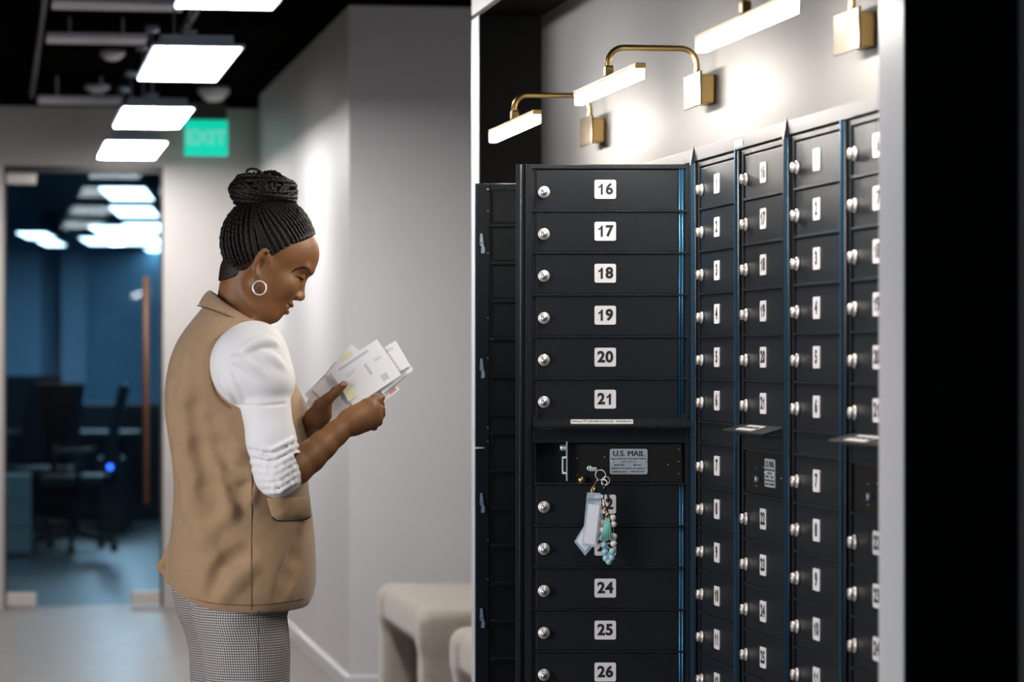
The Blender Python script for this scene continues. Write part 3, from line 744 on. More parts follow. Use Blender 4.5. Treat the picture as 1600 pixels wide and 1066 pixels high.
# far master door seen from its back
Zf = 7.295; fe2 = wp(743.5, 560, Zf)
tmp = bpy.data.objects.new('tmp', None); C.objects.link(tmp)
b3 = MB(); zb, zt = 0.24, 1.757
b3.box(0, 0.030, -0.006, 0.012, zb, zt, 0.001); b3.box(0.030, 0.034, 0.002, 0.01, zb, zt); b3.box(0.034, PWID, 0.0, 0.012, ZTOP-0.008, zt, 0.001)
b3.box(PWID-0.02, PWID, 0.0, 0.012, zb, zt, 0.001); b3.box(0.034, PWID, 0.0, 0.012, zb, 0.27)
b3.build('door_frame', 'powder', tmp)
b3 = MB(); b3.box(-0.002, 0.001, -0.007, 0.014, zb, zt); b3.build('edge_strip', 'anod_reflect', tmp)
for i in range(16):
    z = ZTOP - i*P_ if i < 6 else ZTOP - (i+0.5)*P_ if i < 16 else 0
    if i == 15: continue
    b3 = MB(); b3.box(0.040, PWID-0.02, 0.006, 0.010, z-P_+0.006, z-0.004, 0.001); b3.build('mailbox_door', 'powder', tmp)
for i in range(1, 16):
    z = ZTOP - i*P_ if i < 6 else ZTOP - (i+0.5)*P_
    if i == 6: z = ZTOP - 6*P_
    b3 = MB(); b3.prism([(0.010, z+0.003), (0.010, z-0.004), (-0.006, z-0.004), (-0.006, z-0.0015), (0.002, z-0.0005), (0.002, z+0.003)], 'x', 0.034, PWID-0.01); b3.build('ledge', 'powder', tmp)
z = ZTOP - 6.5*P_; b3 = MB(); b3.box(0.034, PWID-0.01, -0.006, 0.010, z-0.004, z-0.0005); b3.build('ledge', 'powder', tmp)
b3 = MB(); b3.box(0.04, PWID-0.02, 0.004, 0.010, z+0.001, z+P_/2-0.005); b3.build('blank_panel', 'powder', tmp)
for py in (380, 575, 785, 965):
    zc = CH + (HZ - py)/FP*Zf
    b3 = MB(); b3.prism([(0.010, zc+0.022), (0.015, zc+0.022), (0.018, zc-0.006), (0.021, zc-0.012), (0.020, zc-0.024), (0.012, zc-0.024), (0.013, zc-0.008), (0.009, zc-0.004)], 'y', -0.012, -0.008)
    b3.tube([(0.013, -0.012, zc), (0.013, -0.004, zc)], 0.003); b3.build('latch_hook', 'zinc', tmp)
b3 = MB(); zc = CH + (HZ-700)/FP*Zf; b3.tube([(-0.002, -0.008, zc), (0.022, -0.008, zc)], 0.0022, 8)
for py in (296, 330, 396, 497, 560, 668, 690, 845, 905): b3.ball((0.028, -0.007, CH+(HZ-py)/FP*Zf), 0.0016, seg=8)
b3.build('bolt', 'steel', tmp)
reparent_children(tmp, ou, sub_plane(ou, fe2.x, fe2.y, -TH*0.8))
# small white sticker on the trim
sp_ = on_x(1154, 224, XM-0.005)
b3 = MB(); b3.box(XM-0.0052, XM-0.0042, sp_.y-0.032, sp_.y+0.032, sp_.z-0.006, sp_.z+0.006)
tag(b3.build('sticker', 'plate'), 'small blank white sticker on the trim above the sharp mailboxes', 'sticker')

# picture lights
def picture_light(Y, lab):
    t2 = thing('picture_light', lab, 'wall light', (XM+0.006, Y, 0), 0, 'brass picture lights above the mailboxes')
    b3 = MB(); b3.box(-0.036, 0.0, -0.038, 0.038, 1.873, 1.932, 0.003); b3.build('wall_box', 'brass', t2)
    b3 = MB(); b3.box(-0.041, -0.036, -0.078, 0.078, 1.866, 1.936, 0.001)
    b3.build('back_plate', 'brass_dark', t2)
    xa, xe, zt, r = -0.030, -0.218, 1.988, 0.034; pts = [(xa, 0, 1.92), (xa, 0, zt-r)]
    for i in range(1, 8): a = i/8*PI/2; pts.append((xa - r + r*math.cos(a), 0, zt - r + r*math.sin(a)))
    pts += [(xa-r, 0, zt), (xe+r, 0, zt)]
    for i in range(1, 8): a = i/8*PI/2; pts.append((xe + r - r*math.sin(a), 0, zt - r + r*math.cos(a)))
    pts += [(xe, 0, zt-r), (xe, 0, 1.945)]
    b3 = MB(); b3.tube(pts, 0.0062, 14); b3.tube([(xa, 0, 1.925), (xa, 0, 1.937)], 0.010, 14); b3.build('arm', 'brass', t2)
    b3 = MB(); b3.box(xe-0.010, xe+0.006, -0.030, -0.002, 1.926, 1.946, 0.002); b3.tube([(xe-0.006, 0.0, 1.940), (xe+0.010, 0.0, 1.940)], 0.011, 18); b3.build('knuckle', 'brass', t2)
    L = 0.325; zc = 1.912
    b3 = MB(); b3.box(xe-0.010, xe+0.010, -L, L, zc+0.006, zc+0.013, 0.001)
    for q_ in (-1, 1): b3.box(xe-0.0105, xe+0.0105, q_*L-0.006, q_*L+0.006, zc+0.002, zc+0.0135, 0.001)
    b3.build('bar', 'brass', t2)
    b3 = MB(); b3.box(xe-0.0095, xe+0.0095, -L, L, zc-0.018, zc+0.006, 0.003); b3.build('diffuser', 'diff', t2)
picture_light(7.455, 'farthest brass picture light, over the dark corner of the niche')
picture_light(6.28, 'middle brass picture light with its whole curved arm in view')
picture_light(5.097, 'nearest brass picture light, its bar cut by the top of the picture')

# ================================================================ KEYCHAIN
ORG = wp(0, HZ, 6.545)
def kp(x, y, d=0.0):      # pixel on the plane just before the open door -> keychain local metres
    return ((x - 935)*0.0013495, d, (733 - y)*0.0013495)
kw = wp(935, 733, 6.545)
kc = thing('keychain', 'keychain with white tags, mint tassel and beads hanging from the lock', 'keychain', kw, -TH)
b3 = MB(); b3.tube([kp(922, 733, 0.012), kp(922, 733, -0.004)], 0.002, 8); b3.box(*sum([[kp(922, 733)[0]-0.001, kp(922, 733)[0]+0.014], [-0.014, 0.0]], []), kp(0, 736)[2], kp(0, 730)[2], 0.0005)
b3.build('key', 'steel', kc)
b3 = MB(); b3.torus(kp(938, 742, -0.012), (0.25, 1, 0.1), 0.0108, 0.0009); b3.torus(kp(946, 751, -0.016), (-0.3, 1, 0.2), 0.0088, 0.0009); b3.torus(kp(944, 754, -0.018), (0.5, 1, 0), 0.0062, 0.0009)
b3.build('split_ring', 'silver', kc)
b3 = MB(); pts = [kp(*p) for p in ((936, 748, -0.014), (930, 755, -0.016), (928, 763, -0.017), (924, 774, -0.018), (921, 776, -0.018), (924, 765, -0.018), (931, 752, -0.017), (936, 749, -0.016))]
b3.tube(pts, 0.0015, 8); b3.tube([kp(929, 762, -0.018), kp(922, 776, -0.019)], 0.0024, 8); b3.build('hook', 'brass', kc)
def holder(poly, card, d, nm='tag_holder'):
    b4 = MB(); b4.prism([(kp(x, y)[0], kp(x, y)[2]) for x, y in poly], 'y', d-0.0012, d+0.0012); hh = b4.build(nm, 'vinyl', kc)
    b4 = MB(); b4.prism([(kp(x, y)[0], kp(x, y)[2]) for x, y in card], 'y', d-0.0017, d+0.0009); b4.build('card', 'card', hh)
holder([(911, 823), (940, 790), (945, 830), (914, 868), (897, 846)], [(911, 828), (937, 800), (940, 828), (914, 861), (901, 845)], -0.014)
holder([(917, 769), (938, 770), (939, 790), (930, 855), (909, 851)], [(919, 787), (936.5, 789), (929, 851), (912, 848)], -0.021)
b3 = MB(); b3.prism([(kp(x, y)[0], kp(x, y)[2]) for x, y in ((916, 777), (939, 778.5), (939, 782), (915, 780.5))], 'y', -0.0235, -0.0215); b3.build('zip_strip', 'zinc', kc)
b3 = MB(); b3.tube([kp(944, 757, -0.016), kp(944, 768, -0.016)], [0.0045, 0.0035], 10); b3.tube([kp(943, 767, -0.016), kp(943, 788, -0.016)], 0.0016, 8)
b3.tube([kp(950, 772, -0.014), kp(950, 786, -0.014)], [0.0035, 0.002], 8); b3.build('clasp', 'black_plastic', kc)
b3 = MB(); b3.tube([kp(941, 780, -0.017), kp(944, 790, -0.017), kp(949, 801, -0.017)], [0.003, 0.004, 0.0035], 10); b3.tube([kp(948, 801, -0.018), kp(948, 808, -0.018)], [0.0035, 0.0045], 12)
b3.ball(kp(945, 795, -0.02), 0.0042); b3.build('tassel_cap', 'copper_bead', kc)
b3 = MB()
for k in range(16):
    a = (k/15-0.5); b3.tube([kp(948+a*5, 808, -0.019), kp(948+a*11, 826, -0.021-0.003*math.cos(a*3)), kp(948+a*(19+3*math.sin(k*2.3)), 842+3*math.sin(k*1.7)-abs(a)*3, -0.020)], [0.0011, 0.0014, 0.0012], 6)
b3.build('tassel', 'mint', kc)
b3 = MB(); b3.tube([kp(952, 800, -0.012), kp(958, 812, -0.012), kp(959, 850, -0.012), kp(952, 876, -0.012), kp(944, 860, -0.012), kp(941, 812, -0.012)], 0.0006, 6); strand = b3.build('bead_strand', 'bead_cream', kc)
for (x, y), c in (((957, 809), 'bead_cream'), ((958, 819), 'bead_cream'), ((941, 817), 'bead_wood'), ((940.5, 828), 'bead_cream'), ((941, 840), 'bead_cream'), ((943.5, 851), 'bead_blue'),
                ((958.5, 849), 'bead_cream'), ((956.5, 861), 'bead_blue'), ((945, 862), 'bead_blue'), ((946.5, 872), 'bead_blue'), ((955.5, 871), 'bead_blue'), ((951, 877), 'bead_blue'), ((959, 838), 'bead_cream')):
    b3 = MB(); b3.ball(kp(x, y, -0.012), 0.0072, seg=16); b3.build('bead', c, strand)

# ================================================================ PERSON
PZ = 6.5; S = FP/PZ
def q(x, y, w=0.0): return ((x - 800)/FP*(PZ + w) + 420.0/FP*PZ, w, CH + (HZ - y)/FP*(PZ + w))
def onsurf(gr, x, y):
    w = 0.0
    for _ in range(3):
        p = q(x, y, w); w = gr.near(p[0], p[2])
    return q(x, y, w)
def qu(x): return (x - 380)/S
def qz(y): return CH + (HZ - y)/S
base = wp(380, HZ, PZ)
per = thing('person', 'person in tan vest and white sleeves looking down at a handful of mail', 'person', (base.x, base.y, 0), -TH)
# ---- head frame
psi, phi = math.radians(13), math.radians(25.5)
F = np.array((math.cos(phi)*math.cos(psi), math.cos(phi)*math.sin(psi), -math.sin(phi)))
U = np.array((math.sin(phi)*math.cos(psi), math.sin(phi)*math.sin(psi), math.cos(phi)))
Lf = np.array((-math.sin(psi), math.cos(psi), 0))
HR = np.stack([F, Lf, U], 1)             # columns: forward, left(away), up
HC = np.array(q(412.5, 404, 0.0))
def hd(x, y, z): return tuple(HC + HR @ np.array((x, y, z)))
g = Grid((-0.20, -0.30, 0.80), (0.34, 0.26, 1.72), 0.0022)
# cranium and face
g.ell(hd(-0.004, 0, 0.030), (0.092, 0.074, 0.088), 0.01, R=HR)
g.ell(hd(0.045, 0, 0.032), (0.062, 0.060, 0.062), 0.02, R=HR)       # forehead
g.ell(hd(0.036, 0, -0.040), (0.056, 0.056, 0.062), 0.025, R=HR)     # mid face
g.ell(hd(0.045, 0, -0.078), (0.040, 0.036, 0.032), 0.025, R=HR)     # mouth mound
g.ell(hd(0.062, 0, -0.101), (0.020, 0.021, 0.016), 0.02, R=HR)      # chin
for sy in (-1, 1):
    g.cap(hd(0.000, sy*0.055, -0.060), hd(0.052, sy*0.024, -0.104), 0.018, 0.014, 0.025)   # jaw line
    g.cap(hd(0.000, sy*0.056, -0.020), hd(0.000, sy*0.055, -0.060), 0.018, 0.018, 0.02)
    g.ell(hd(0.058, sy*0.038, -0.034), (0.026, 0.024, 0.022), 0.02, R=HR)    # cheek
    g.ell(hd(0.096, sy*0.028, -0.001), (0.014, 0.017, 0.010), 0.010, sub=True, R=HR)  # socket
    g.ell(hd(0.079, sy*0.029, -0.003), (0.0135, 0.0135, 0.0125), 0.003, R=HR)         # lids
    g.cap(hd(0.098, sy*0.012, 0.017), hd(0.084, sy*0.046, 0.018), 0.006, 0.005, 0.012)   # brow
    g.ell(hd(0.094, sy*0.0135, -0.043), (0.011, 0.008, 0.0078), 0.006, R=HR)   # nostril wing
    g.ell(hd(0.096, sy*0.0075, -0.0515), (0.005, 0.0035, 0.004), 0.003, sub=True, R=HR)
g.cap(hd(0.088, 0, 0.004), hd(0.101, 0, -0.036), 0.0075, 0.0095, 0.010)     # nose
g.ell(hd(0.1035, 0, -0.039), (0.0095, 0.011, 0.0088), 0.006, R=HR)
g.ell(hd(0.088, 0, -0.063), (0.010, 0.023, 0.0065), 0.005, R=HR)    # upper lip
g.ell(hd(0.084, 0, -0.080), (0.010, 0.020, 0.0075), 0.005, R=HR)    # lower lip
g.cap(hd(0.104, -0.006, -0.0712), hd(0.075, -0.029, -0.066), 0.0030, 0.0020, 0.003, sub=True)   # mouth slit
g.cap(hd(0.104, 0.006, -0.0712), hd(0.075, 0.029, -0.066), 0.0030, 0.0020, 0.003, sub=True)
# ears
for sy in (-1, 1):
    ec = (-0.012, sy*0.071, -0.018)
    for i in range(12):
        a0, a1 = [math.radians(-70 + 25*j) for j in (i, i+1)]
        pe = lambda a: hd(ec[0] - 0.013*math.cos(a)*1.0 + 0.002, sy*(0.0745 + 0.008*max(0, math.cos(a))), ec[2] + 0.029*math.sin(a) + 0.003*math.cos(a))
        if i < 9: g.cap(pe(a0), pe(a1), 0.0046, 0.0046, 0.003)
    g.ell(hd(ec[0]-0.001, sy*0.073, ec[2]-0.003), (0.011, 0.006, 0.024), 0.005, R=HR)
    g.ell(hd(ec[0]+0.001, sy*0.080, ec[2]-0.001), (0.0075, 0.0065, 0.012), 0.004, sub=True, R=HR)
    g.ell(hd(ec[0]+0.004, sy*0.076, ec[2]-0.028), (0.007, 0.005, 0.009), 0.005, R=HR)       # lobe
# neck
g.cap(q(380, 425, 0.01), q(371, 500, 0.0), 0.044, 0.050, 0.03)
g.cap(q(388, 440, 0.01), q(374, 505, 0.0), 0.038, 0.046, 0.02)
# torso
g.loft([qz(960), qz(860), qz(760), qz(640), qz(560), qz(500)], [qu(375), qu(380), qu(378), qu(372), qu(366), qu(365)], [0, 0, 0, 0, 0, 0],
       [0.075, 0.09, 0.09, 0.105, 0.10, 0.055], [0.09, 0.11, 0.115, 0.13, 0.14, 0.075], 0.02)
# arms : near (camera side) and far
NS, NE, NW = q(392, 552, -0.155), q(430, 752, -0.205), q(548, 660, -0.135)
g.cap(NS, NE, 0.038, 0.030, 0.01)
for (p0, r0), (p1, r1) in zip((((440, 745, -0.205), 0.033), ((462, 731, -0.192), 0.0345), ((484, 714, -0.176), 0.0320), ((504, 696, -0.163), 0.0285), ((524, 678, -0.149), 0.0250), ((546, 660, -0.135), 0.0225)),
                              (((462, 731, -0.192), 0.0345), ((484, 714, -0.176), 0.0320), ((504, 696, -0.163), 0.0285), ((524, 678, -0.149), 0.0250), ((546, 660, -0.135), 0.0225), ((556, 654, -0.130), 0.0225))):
    g.cap(q(*p0), q(*p1), r0, r1, 0.008)
FS, FE, FW = q(380, 560, 0.155), q(420, 745, 0.16), q(480, 672, 0.02)
g.cap(FS, FE, 0.045, 0.036, 0.02); g.cap(FE, FW, 0.036, 0.025, 0.02)
# near hand: back of the hand toward the viewer, fingers curled over the envelopes' lower edge
g.cap(q(549, 658, -0.133), q(577, 642, -0.118), 0.024, 0.027, 0.015, fl=((0.3, 1, 0.3), 1.35))
g.cap(q(556, 664, -0.125), q(580, 655, -0.112), 0.020, 0.022, 0.015)
near_f = [  # (knuckle, mid joint, tip) for index..little
    ((577, 632, -0.122), (591, 628, -0.108), (594.5, 633, -0.088), (586, 636, -0.074)),
    ((581, 640, -0.124), (595, 640, -0.112), (595.5, 648, -0.090), (586, 648, -0.076)),
    ((580, 650, -0.120), (593, 651, -0.110), (591.5, 660, -0.090), (582, 657, -0.076)),
    ((575, 659, -0.114), (587, 661, -0.105), (584.5, 668, -0.088), (577, 665, -0.076))]
for i, ch in enumerate(near_f):
    r = (0.0094, 0.0096, 0.0090, 0.0080)[i]
    for j in range(3): g.cap(q(*ch[j]), q(*ch[j+1]), r*(1.04 - 0.07*j), r*(0.97 - 0.07*j), 0.0022)
th = [(556, 647, -0.118), (572, 632, -0.112), (585, 625, -0.110), (596, 621.5, -0.106)]
for j in range(3): g.cap(q(*th[j]), q(*th[j+1]), (0.0135, 0.0105, 0.0092)[j], (0.0105, 0.0092, 0.0078)[j], 0.005)
# far hand: palm at the left end of the mail, thumb laid over the envelopes, fingers under them
g.cap(q(476, 672, -0.030), q(490, 656, -0.066), 0.0195, 0.0175, 0.015)
g.cap(q(492, 652, -0.078), q(506, 636, -0.088), 0.021, 0.017, 0.015, fl=((0.2, 1, 0.3), 1.25))
g.cap(q(496, 660, -0.074), q(511, 651, -0.080), 0.015, 0.011, 0.012)
th = [(500, 634, -0.090), (512, 624, -0.096), (525, 612, -0.098), (537.5, 601, -0.101)]
for j in range(3): g.cap(q(*th[j]), q(*th[j+1]), (0.0150, 0.0112, 0.0098)[j], (0.0112, 0.0098, 0.0076)[j], 0.006)
for i, (x, y) in enumerate(((533, 612), (531, 622), (526, 631), (518, 641))):
    r = (0.0088, 0.009, 0.0085, 0.0078)[i]
    a_, b_2, c_ = (500+i*1.0, 632+i*7, -0.045), ((504+x)/2+2, (630+i*7+y)/2-1, -0.026), (x, y, -0.034)
    g.cap(q(*a_), q(*b_2), r, r*0.95, 0.004); g.cap(q(*b_2), q(*c_), r*0.95, r*0.8, 0.004)
body = link('body', g.nets('body', 'skin', 2), per)
# small face parts
def patch_curve(pts, r, name, m, par=body, n=8):
    b4 = MB(); b4.tube(pts, r, n); return b4.build(name, m, par)
def onf(pts, off=0.0006):
    return smooth_pts([q(x, y, onsurf(g, x, y)[1] - off) for x, y in pts], 5)
b3 = MB(); L_ = onf([(456, 425.5), (463, 420.5), (470, 418.5), (478, 419), (484, 423)]); b3.tube(L_, [0.0007 + 0.0015*math.sin(PI*(i+2)/(len(L_)+4)) for i in range(len(L_))], 8); b3.build('eyebrow', 'brow', body)
e_ = onsurf(g, 469.5, 435.5); b3 = MB(); b3.ball((e_[0], e_[1] + 0.0018, e_[2]), 0.0042, (1.0, 0.8, 0.55)); b3.build('eye', 'eye_dark', body)
b3 = MB(); L_ = onf([(461, 432.5), (465, 432.5), (470, 434.5), (474.5, 437)]); b3.tube(L_, [0.0004 + 0.0011*math.sin(PI*(i+1)/(len(L_)+2)) for i in range(len(L_))], 8); b3.build('eyelashes', 'hair', body)
for sy in (1,):
    b3 = MB(); b3.tube([hd(0.1025, sy*0.010, 0.020), hd(0.1010, sy*0.022, 0.0255), hd(0.0955, sy*0.036, 0.0255), hd(0.0865, sy*0.047, 0.019)], [0.0018, 0.0030, 0.0028, 0.0012], 8); b3.build('eyebrow', 'hair', body)
    b3 = MB(); b3.tube([hd(0.0900, sy*0.018, -0.0090), hd(0.0945, sy*0.028, -0.0082), hd(0.0895, sy*0.040, -0.0070), hd(0.083, sy*0.046, -0.0050)], [0.0007, 0.0014, 0.0016, 0.0007], 8); b3.build('eyelashes', 'hair', body)
b3 = MB(); b3.tube([hd(0.0855, 0.016, -0.0695), hd(0.0905, 0.0, -0.0705), hd(0.0855, -0.016, -0.0695), hd(0.077, -0.025, -0.0675)], [0.0020, 0.0032, 0.0030, 0.0012], 8); b3.build('teeth', 'tooth', body)
def rtube(mb, pts, rr):
    P = smooth_pts([(p[0], p[1], p[2]) for p in pts], 6); R_ = [float(t) for t in np.interp(np.linspace(0, len(rr)-1, len(P)), range(len(rr)), rr)]; mb.tube(P, R_, 12)
b3 = MB(); rtube(b3, [hd(0.075, 0.024, -0.0760), hd(0.0875, 0.012, -0.0800), hd(0.0915, 0, -0.0810), hd(0.0875, -0.012, -0.0800), hd(0.075, -0.025, -0.0740)], [0.0010, 0.0046, 0.0058, 0.0046, 0.0010])
rtube(b3, [hd(0.075, 0.026, -0.067), hd(0.0905, 0.011, -0.0645), hd(0.0955, 0, -0.0640), hd(0.0905, -0.011, -0.0645), hd(0.075, -0.027, -0.0665)], [0.0008, 0.0034, 0.0042, 0.0034, 0.0008]); b3.build('lips', 'lip', body)
# nails
b3 = MB(); b3.ball(q(537, 600.5, -0.1085), 0.005, (1.2, 0.4, 0.9)); b3.ball(q(595, 621, -0.113), 0.004, (1.3, 0.5, 0.8)); b3.ball(q(597.5, 636, -0.104), 0.003, (0.6, 1, 1)); b3.build('fingernails', 'nail', body)
# earring
b3 = MB(); ec = np.array(hd(-0.002, -0.082, -0.048)); b3.torus(q(405.5, 450, ec[1]), (0.12, 1, 0), 0.0143, 0.0015, 36, 8); b3.build('hoop_earring', 'silver', per)
# ---- hair
gh = Grid((-0.14, -0.14, qz(470)), (0.16, 0.16, qz(255)), 0.0028)
gh.cap(q(380, 425, 0.01), q(375, 465, 0.0), 0.0496, 0.050, 0.012)
gh.ell(hd(-0.006, 0, 0.034), (0.0965, 0.078, 0.096), 0.01, R=HR)
gh.ell(hd(0.046, 0, 0.036), (0.0635, 0.0625, 0.0615), 0.02, R=HR)
def cut(X, Y, Z):
    lx = (X-HC[0])*F[0] + (Y-HC[1])*F[1] + (Z-HC[2])*F[2]; lz = (X-HC[0])*U[0] + (Y-HC[1])*U[1] + (Z-HC[2])*U[2]
    ly = (X-HC[0])*Lf[0] + (Y-HC[1])*Lf[1]
    lim = np.interp(lx, [-0.13, -0.085, -0.03, -0.012, 0.005, 0.016, 0.028, 0.050, 0.066, 0.078, 0.1, 0.13], [-0.115, -0.105, -0.052, 0.000, 0.006, 0.026, 0.046, 0.065, 0.081, 0.096, 0.12, 0.15])
    return (lz - lim)*0.7
gh.op(cut, (-0.2, -0.2, 1.3), (0.2, 0.2, 1.8), 0.004, sub=False) if False else None
sl, X_, Y_, Z_ = gh.blk(gh.lo, gh.lo + gh.h*gh.n)
gh.v = np.maximum(gh.v, -cut(X_, Y_, Z_).astype(np.float32))
scalp = link('hair', gh.nets('hair', 'scalp', 2), per)
# cornrow braids from the hairline to the knot
def braid(mb, pts, r, ph=0.0):
    """resample and twist into a plait"""
    P = [Vector(p) for p in pts]; out = []
    for i in range(len(P)-1):
        n = max(2, int((P[i+1]-P[i]).length/0.0018))
        for k in range(n): out.append(P[i].lerp(P[i+1], k/n))
    out.append(P[-1]); L = 0; rr = []
    for i, p in enumerate(out):
        if i: L += (p - out[i-1]).length
        rr.append(r*(1 + 0.09*math.sin(L/0.0050*PI + ph)) * min(1, 0.5 + (len(out)-1-i)*0.08) )
    mb.tube(out, rr, 8, rfun=lambda i, a: 1 + 0.12*math.cos(2*a + i*0.7))
SR = np.array((0.0965, 0.078, 0.096)); SCc = np.array((-0.006, 0, 0.034))
def on_scalp(d, off=0.001):
    """point on the hair ellipsoids along head-local direction d from the cranium centre"""
    d = np.array(d, float); d /= np.linalg.norm(d)
    t1 = 1/np.sqrt(((d/SR)**2).sum())
    c2 = np.array((0.052, 0, 0.003)); r2 = np.array((0.0635, 0.0625, 0.0615))
    A = ((d/r2)**2).sum(); B = -2*(d*c2/r2**2).sum(); Cq = ((c2/r2)**2).sum() - 1; D = B*B - 4*A*Cq
    t2 = (-B + math.sqrt(D))/(2*A) if D > 0 else 0
    return tuple(SCc + d*(max(t1, t2) + off))
knot_px = q(407, 322, 0.0)
kd = HR.T @ (np.array(knot_px) - HC) - SCc; kd = kd/np.linalg.norm(kd)
hb = MB()
starts = []
for sy in (-1, 1):
    for x, z, yy in ((0.079, 0.098, 0.010), (0.075, 0.094, 0.022), (0.069, 0.086, 0.031), (0.061, 0.077, 0.040), (0.051, 0.067, 0.048), (0.040, 0.057, 0.054), (0.028, 0.047, 0.059), (0.016, 0.030, 0.066),
                     (0.005, 0.010, 0.070), (-0.008, 0.006, 0.070), (-0.022, -0.004, 0.070), (-0.036, -0.030, 0), (-0.050, -0.048, 0), (-0.064, -0.062, 0)):
        if x < -0.03: yy = 0.062 + (x+0.036)*0.7
        if x < -0.06: yy = 0.035
        starts.append((x, sy*yy, z))
more = []
for a_, b_2 in zip(starts, starts[1:]):
    if a_[1]*b_2[1] > 0: more.append(tuple((np.array(a_) + np.array(b_2))/2))
starts += more
starts += [(-0.075, 0.014, -0.06), (-0.075, -0.014, -0.06), (0.080, 0.0, 0.096)]
for k, s_ in enumerate(starts):
    d0 = np.array(s_) - SCc; d0 = d0/np.linalg.norm(d0)
    om = math.acos(max(-1, min(1, float(d0 @ kd)))); pts = []
    for i in range(15):
        t = i/14; d = (math.sin((1-t)*om)*d0 + math.sin(t*om)*kd)/math.sin(om)
        if s_[0] > -0.01: d = d + np.array((-0.42, 0, -0.10))*math.sin(t*PI)*min(1, 0.45 + s_[0]*9); d = d/np.linalg.norm(d)
        p = on_scalp(d, 0.0005 + 0.002*math.sin(t*PI)); pts.append(hd(*p))
    braid(hb, pts, 0.0034 if s_[0] > -0.03 else 0.0044, k)
hb.build('cornrows', 'hair', per)
# bun: core plus wrapped braids
BC = np.array(q(411, 299.5, 0.005)); tilt = math.radians(-4)
bx = np.array((math.cos(tilt), 0, math.sin(tilt))); bz = np.array((-math.sin(tilt), 0, math.cos(tilt))); by = np.array((0, 1, 0))
BR = (0.067, 0.060, 0.038)
def bp(a, b, c, s=1.0): return tuple(BC + bx*a*BR[0]*s + by*b*BR[1]*s + bz*c*BR[2]*s)
hb = MB(); vs = hb.ball((0, 0, 0), 1.0, (BR[0]*0.93, BR[1]*0.93, BR[2]*0.93), 32)
for v in vs: v.co = Vector(BC + bx*v.co.x + by*v.co.y + bz*v.co.z)
hb.tube([q(408, 325, 0), q(410, 305, 0)], [0.045, 0.05], 20)
rnd = random.Random(3)
knotd = Vector((0.12, -0.85, -0.5)).normalized()
for k in range(30):     # braids leave the gather point on the near side and wrap round the bun
    ang = k/30*2*PI; ax = Vector((0, 0, 1))
    gp = Vector((0.25, -0.80, -0.45)).normalized()
    o1 = gp.orthogonal().normalized(); o2 = gp.cross(o1)
    dirv = (o1*math.cos(ang) + o2*math.sin(ang))
    pts = []
    for i in range(14):
        t = i/13; a = t*(2.3 + 0.3*rnd.random()*0)
        d = gp*math.cos(a) + dirv*math.sin(a); d = d + Vector((0, 0, 0.15*math.sin(k*1.9)*math.sin(t*PI))); d.normalize()
        s_ = 0.97 + 0.05*math.sin(t*PI) + 0.02*math.sin(k*2.1)
        pts.append(bp(d.x, d.y, d.z, s_))
    braid(hb, pts, 0.0052, k)
for k in range(9):      # turns lying round the bun's base and belly
    zc = -0.75 + k*0.17; rr = math.sqrt(max(0.05, 1 - zc*zc)); pts = []
    for i in range(33):
        a = i/32*2*PI + k*0.9; pts.append(bp(rr*math.cos(a), rr*math.sin(a), zc + 0.16*math.cos(a + k), 1.03))
    braid(hb, pts, 0.0050, k*1.3)
braid(hb, smooth_pts([q(*p) for p in ((384, 275, -0.02), (386, 267, -0.02), (392, 264, -0.02), (400, 264.5, -0.018), (408, 269, -0.012), (414, 273, -0.01))]), 0.0026)
braid(hb, smooth_pts([q(*p) for p in ((412, 270, -0.01), (420, 268.5, -0.01), (430, 269, -0.01), (442, 277, -0.01), (452, 288, -0.01))]), 0.0034)
braid(hb, smooth_pts([q(*p) for p in ((430, 324, -0.05), (448, 328, -0.04), (462, 326, -0.03), (467, 331, -0.03), (464, 335, -0.03))]), 0.0030)
hb.build('braided_bun', 'hair', per)

# ---- sleeves (blouse)
gs = Grid((-0.10, -0.34, qz(800)), (0.16, 0.30, qz(495)), 0.0025)
gs.ell(q(391, 572, -0.150), (0.083, 0.075, 0.088), 0.02)
gs.ell(q(402, 540, -0.125), (0.046, 0.062, 0.043), 0.03)
gs.ell(q(414, 600, -0.165), (0.060, 0.064, 0.050), 0.03)
gs.cap(q(414, 628, -0.172), q(424, 690, -0.195), 0.052, 0.047, 0.006)
gs.cap(q(424, 690, -0.195), q(434, 742, -0.205), 0.047, 0.043, 0.02)
gs.cap(q(434, 738, -0.205), q(441, 738, -0.200), 0.046, 0.043, 0.02)
gs.op(lambda X, Y, Z: (qz(780) - Z) + (X - qu(428))*1.05*0 + np.maximum(0, (X - qu(432)))*0 + 0*Y, (9, 9, 9), (9, 9, 9))   # (no op)
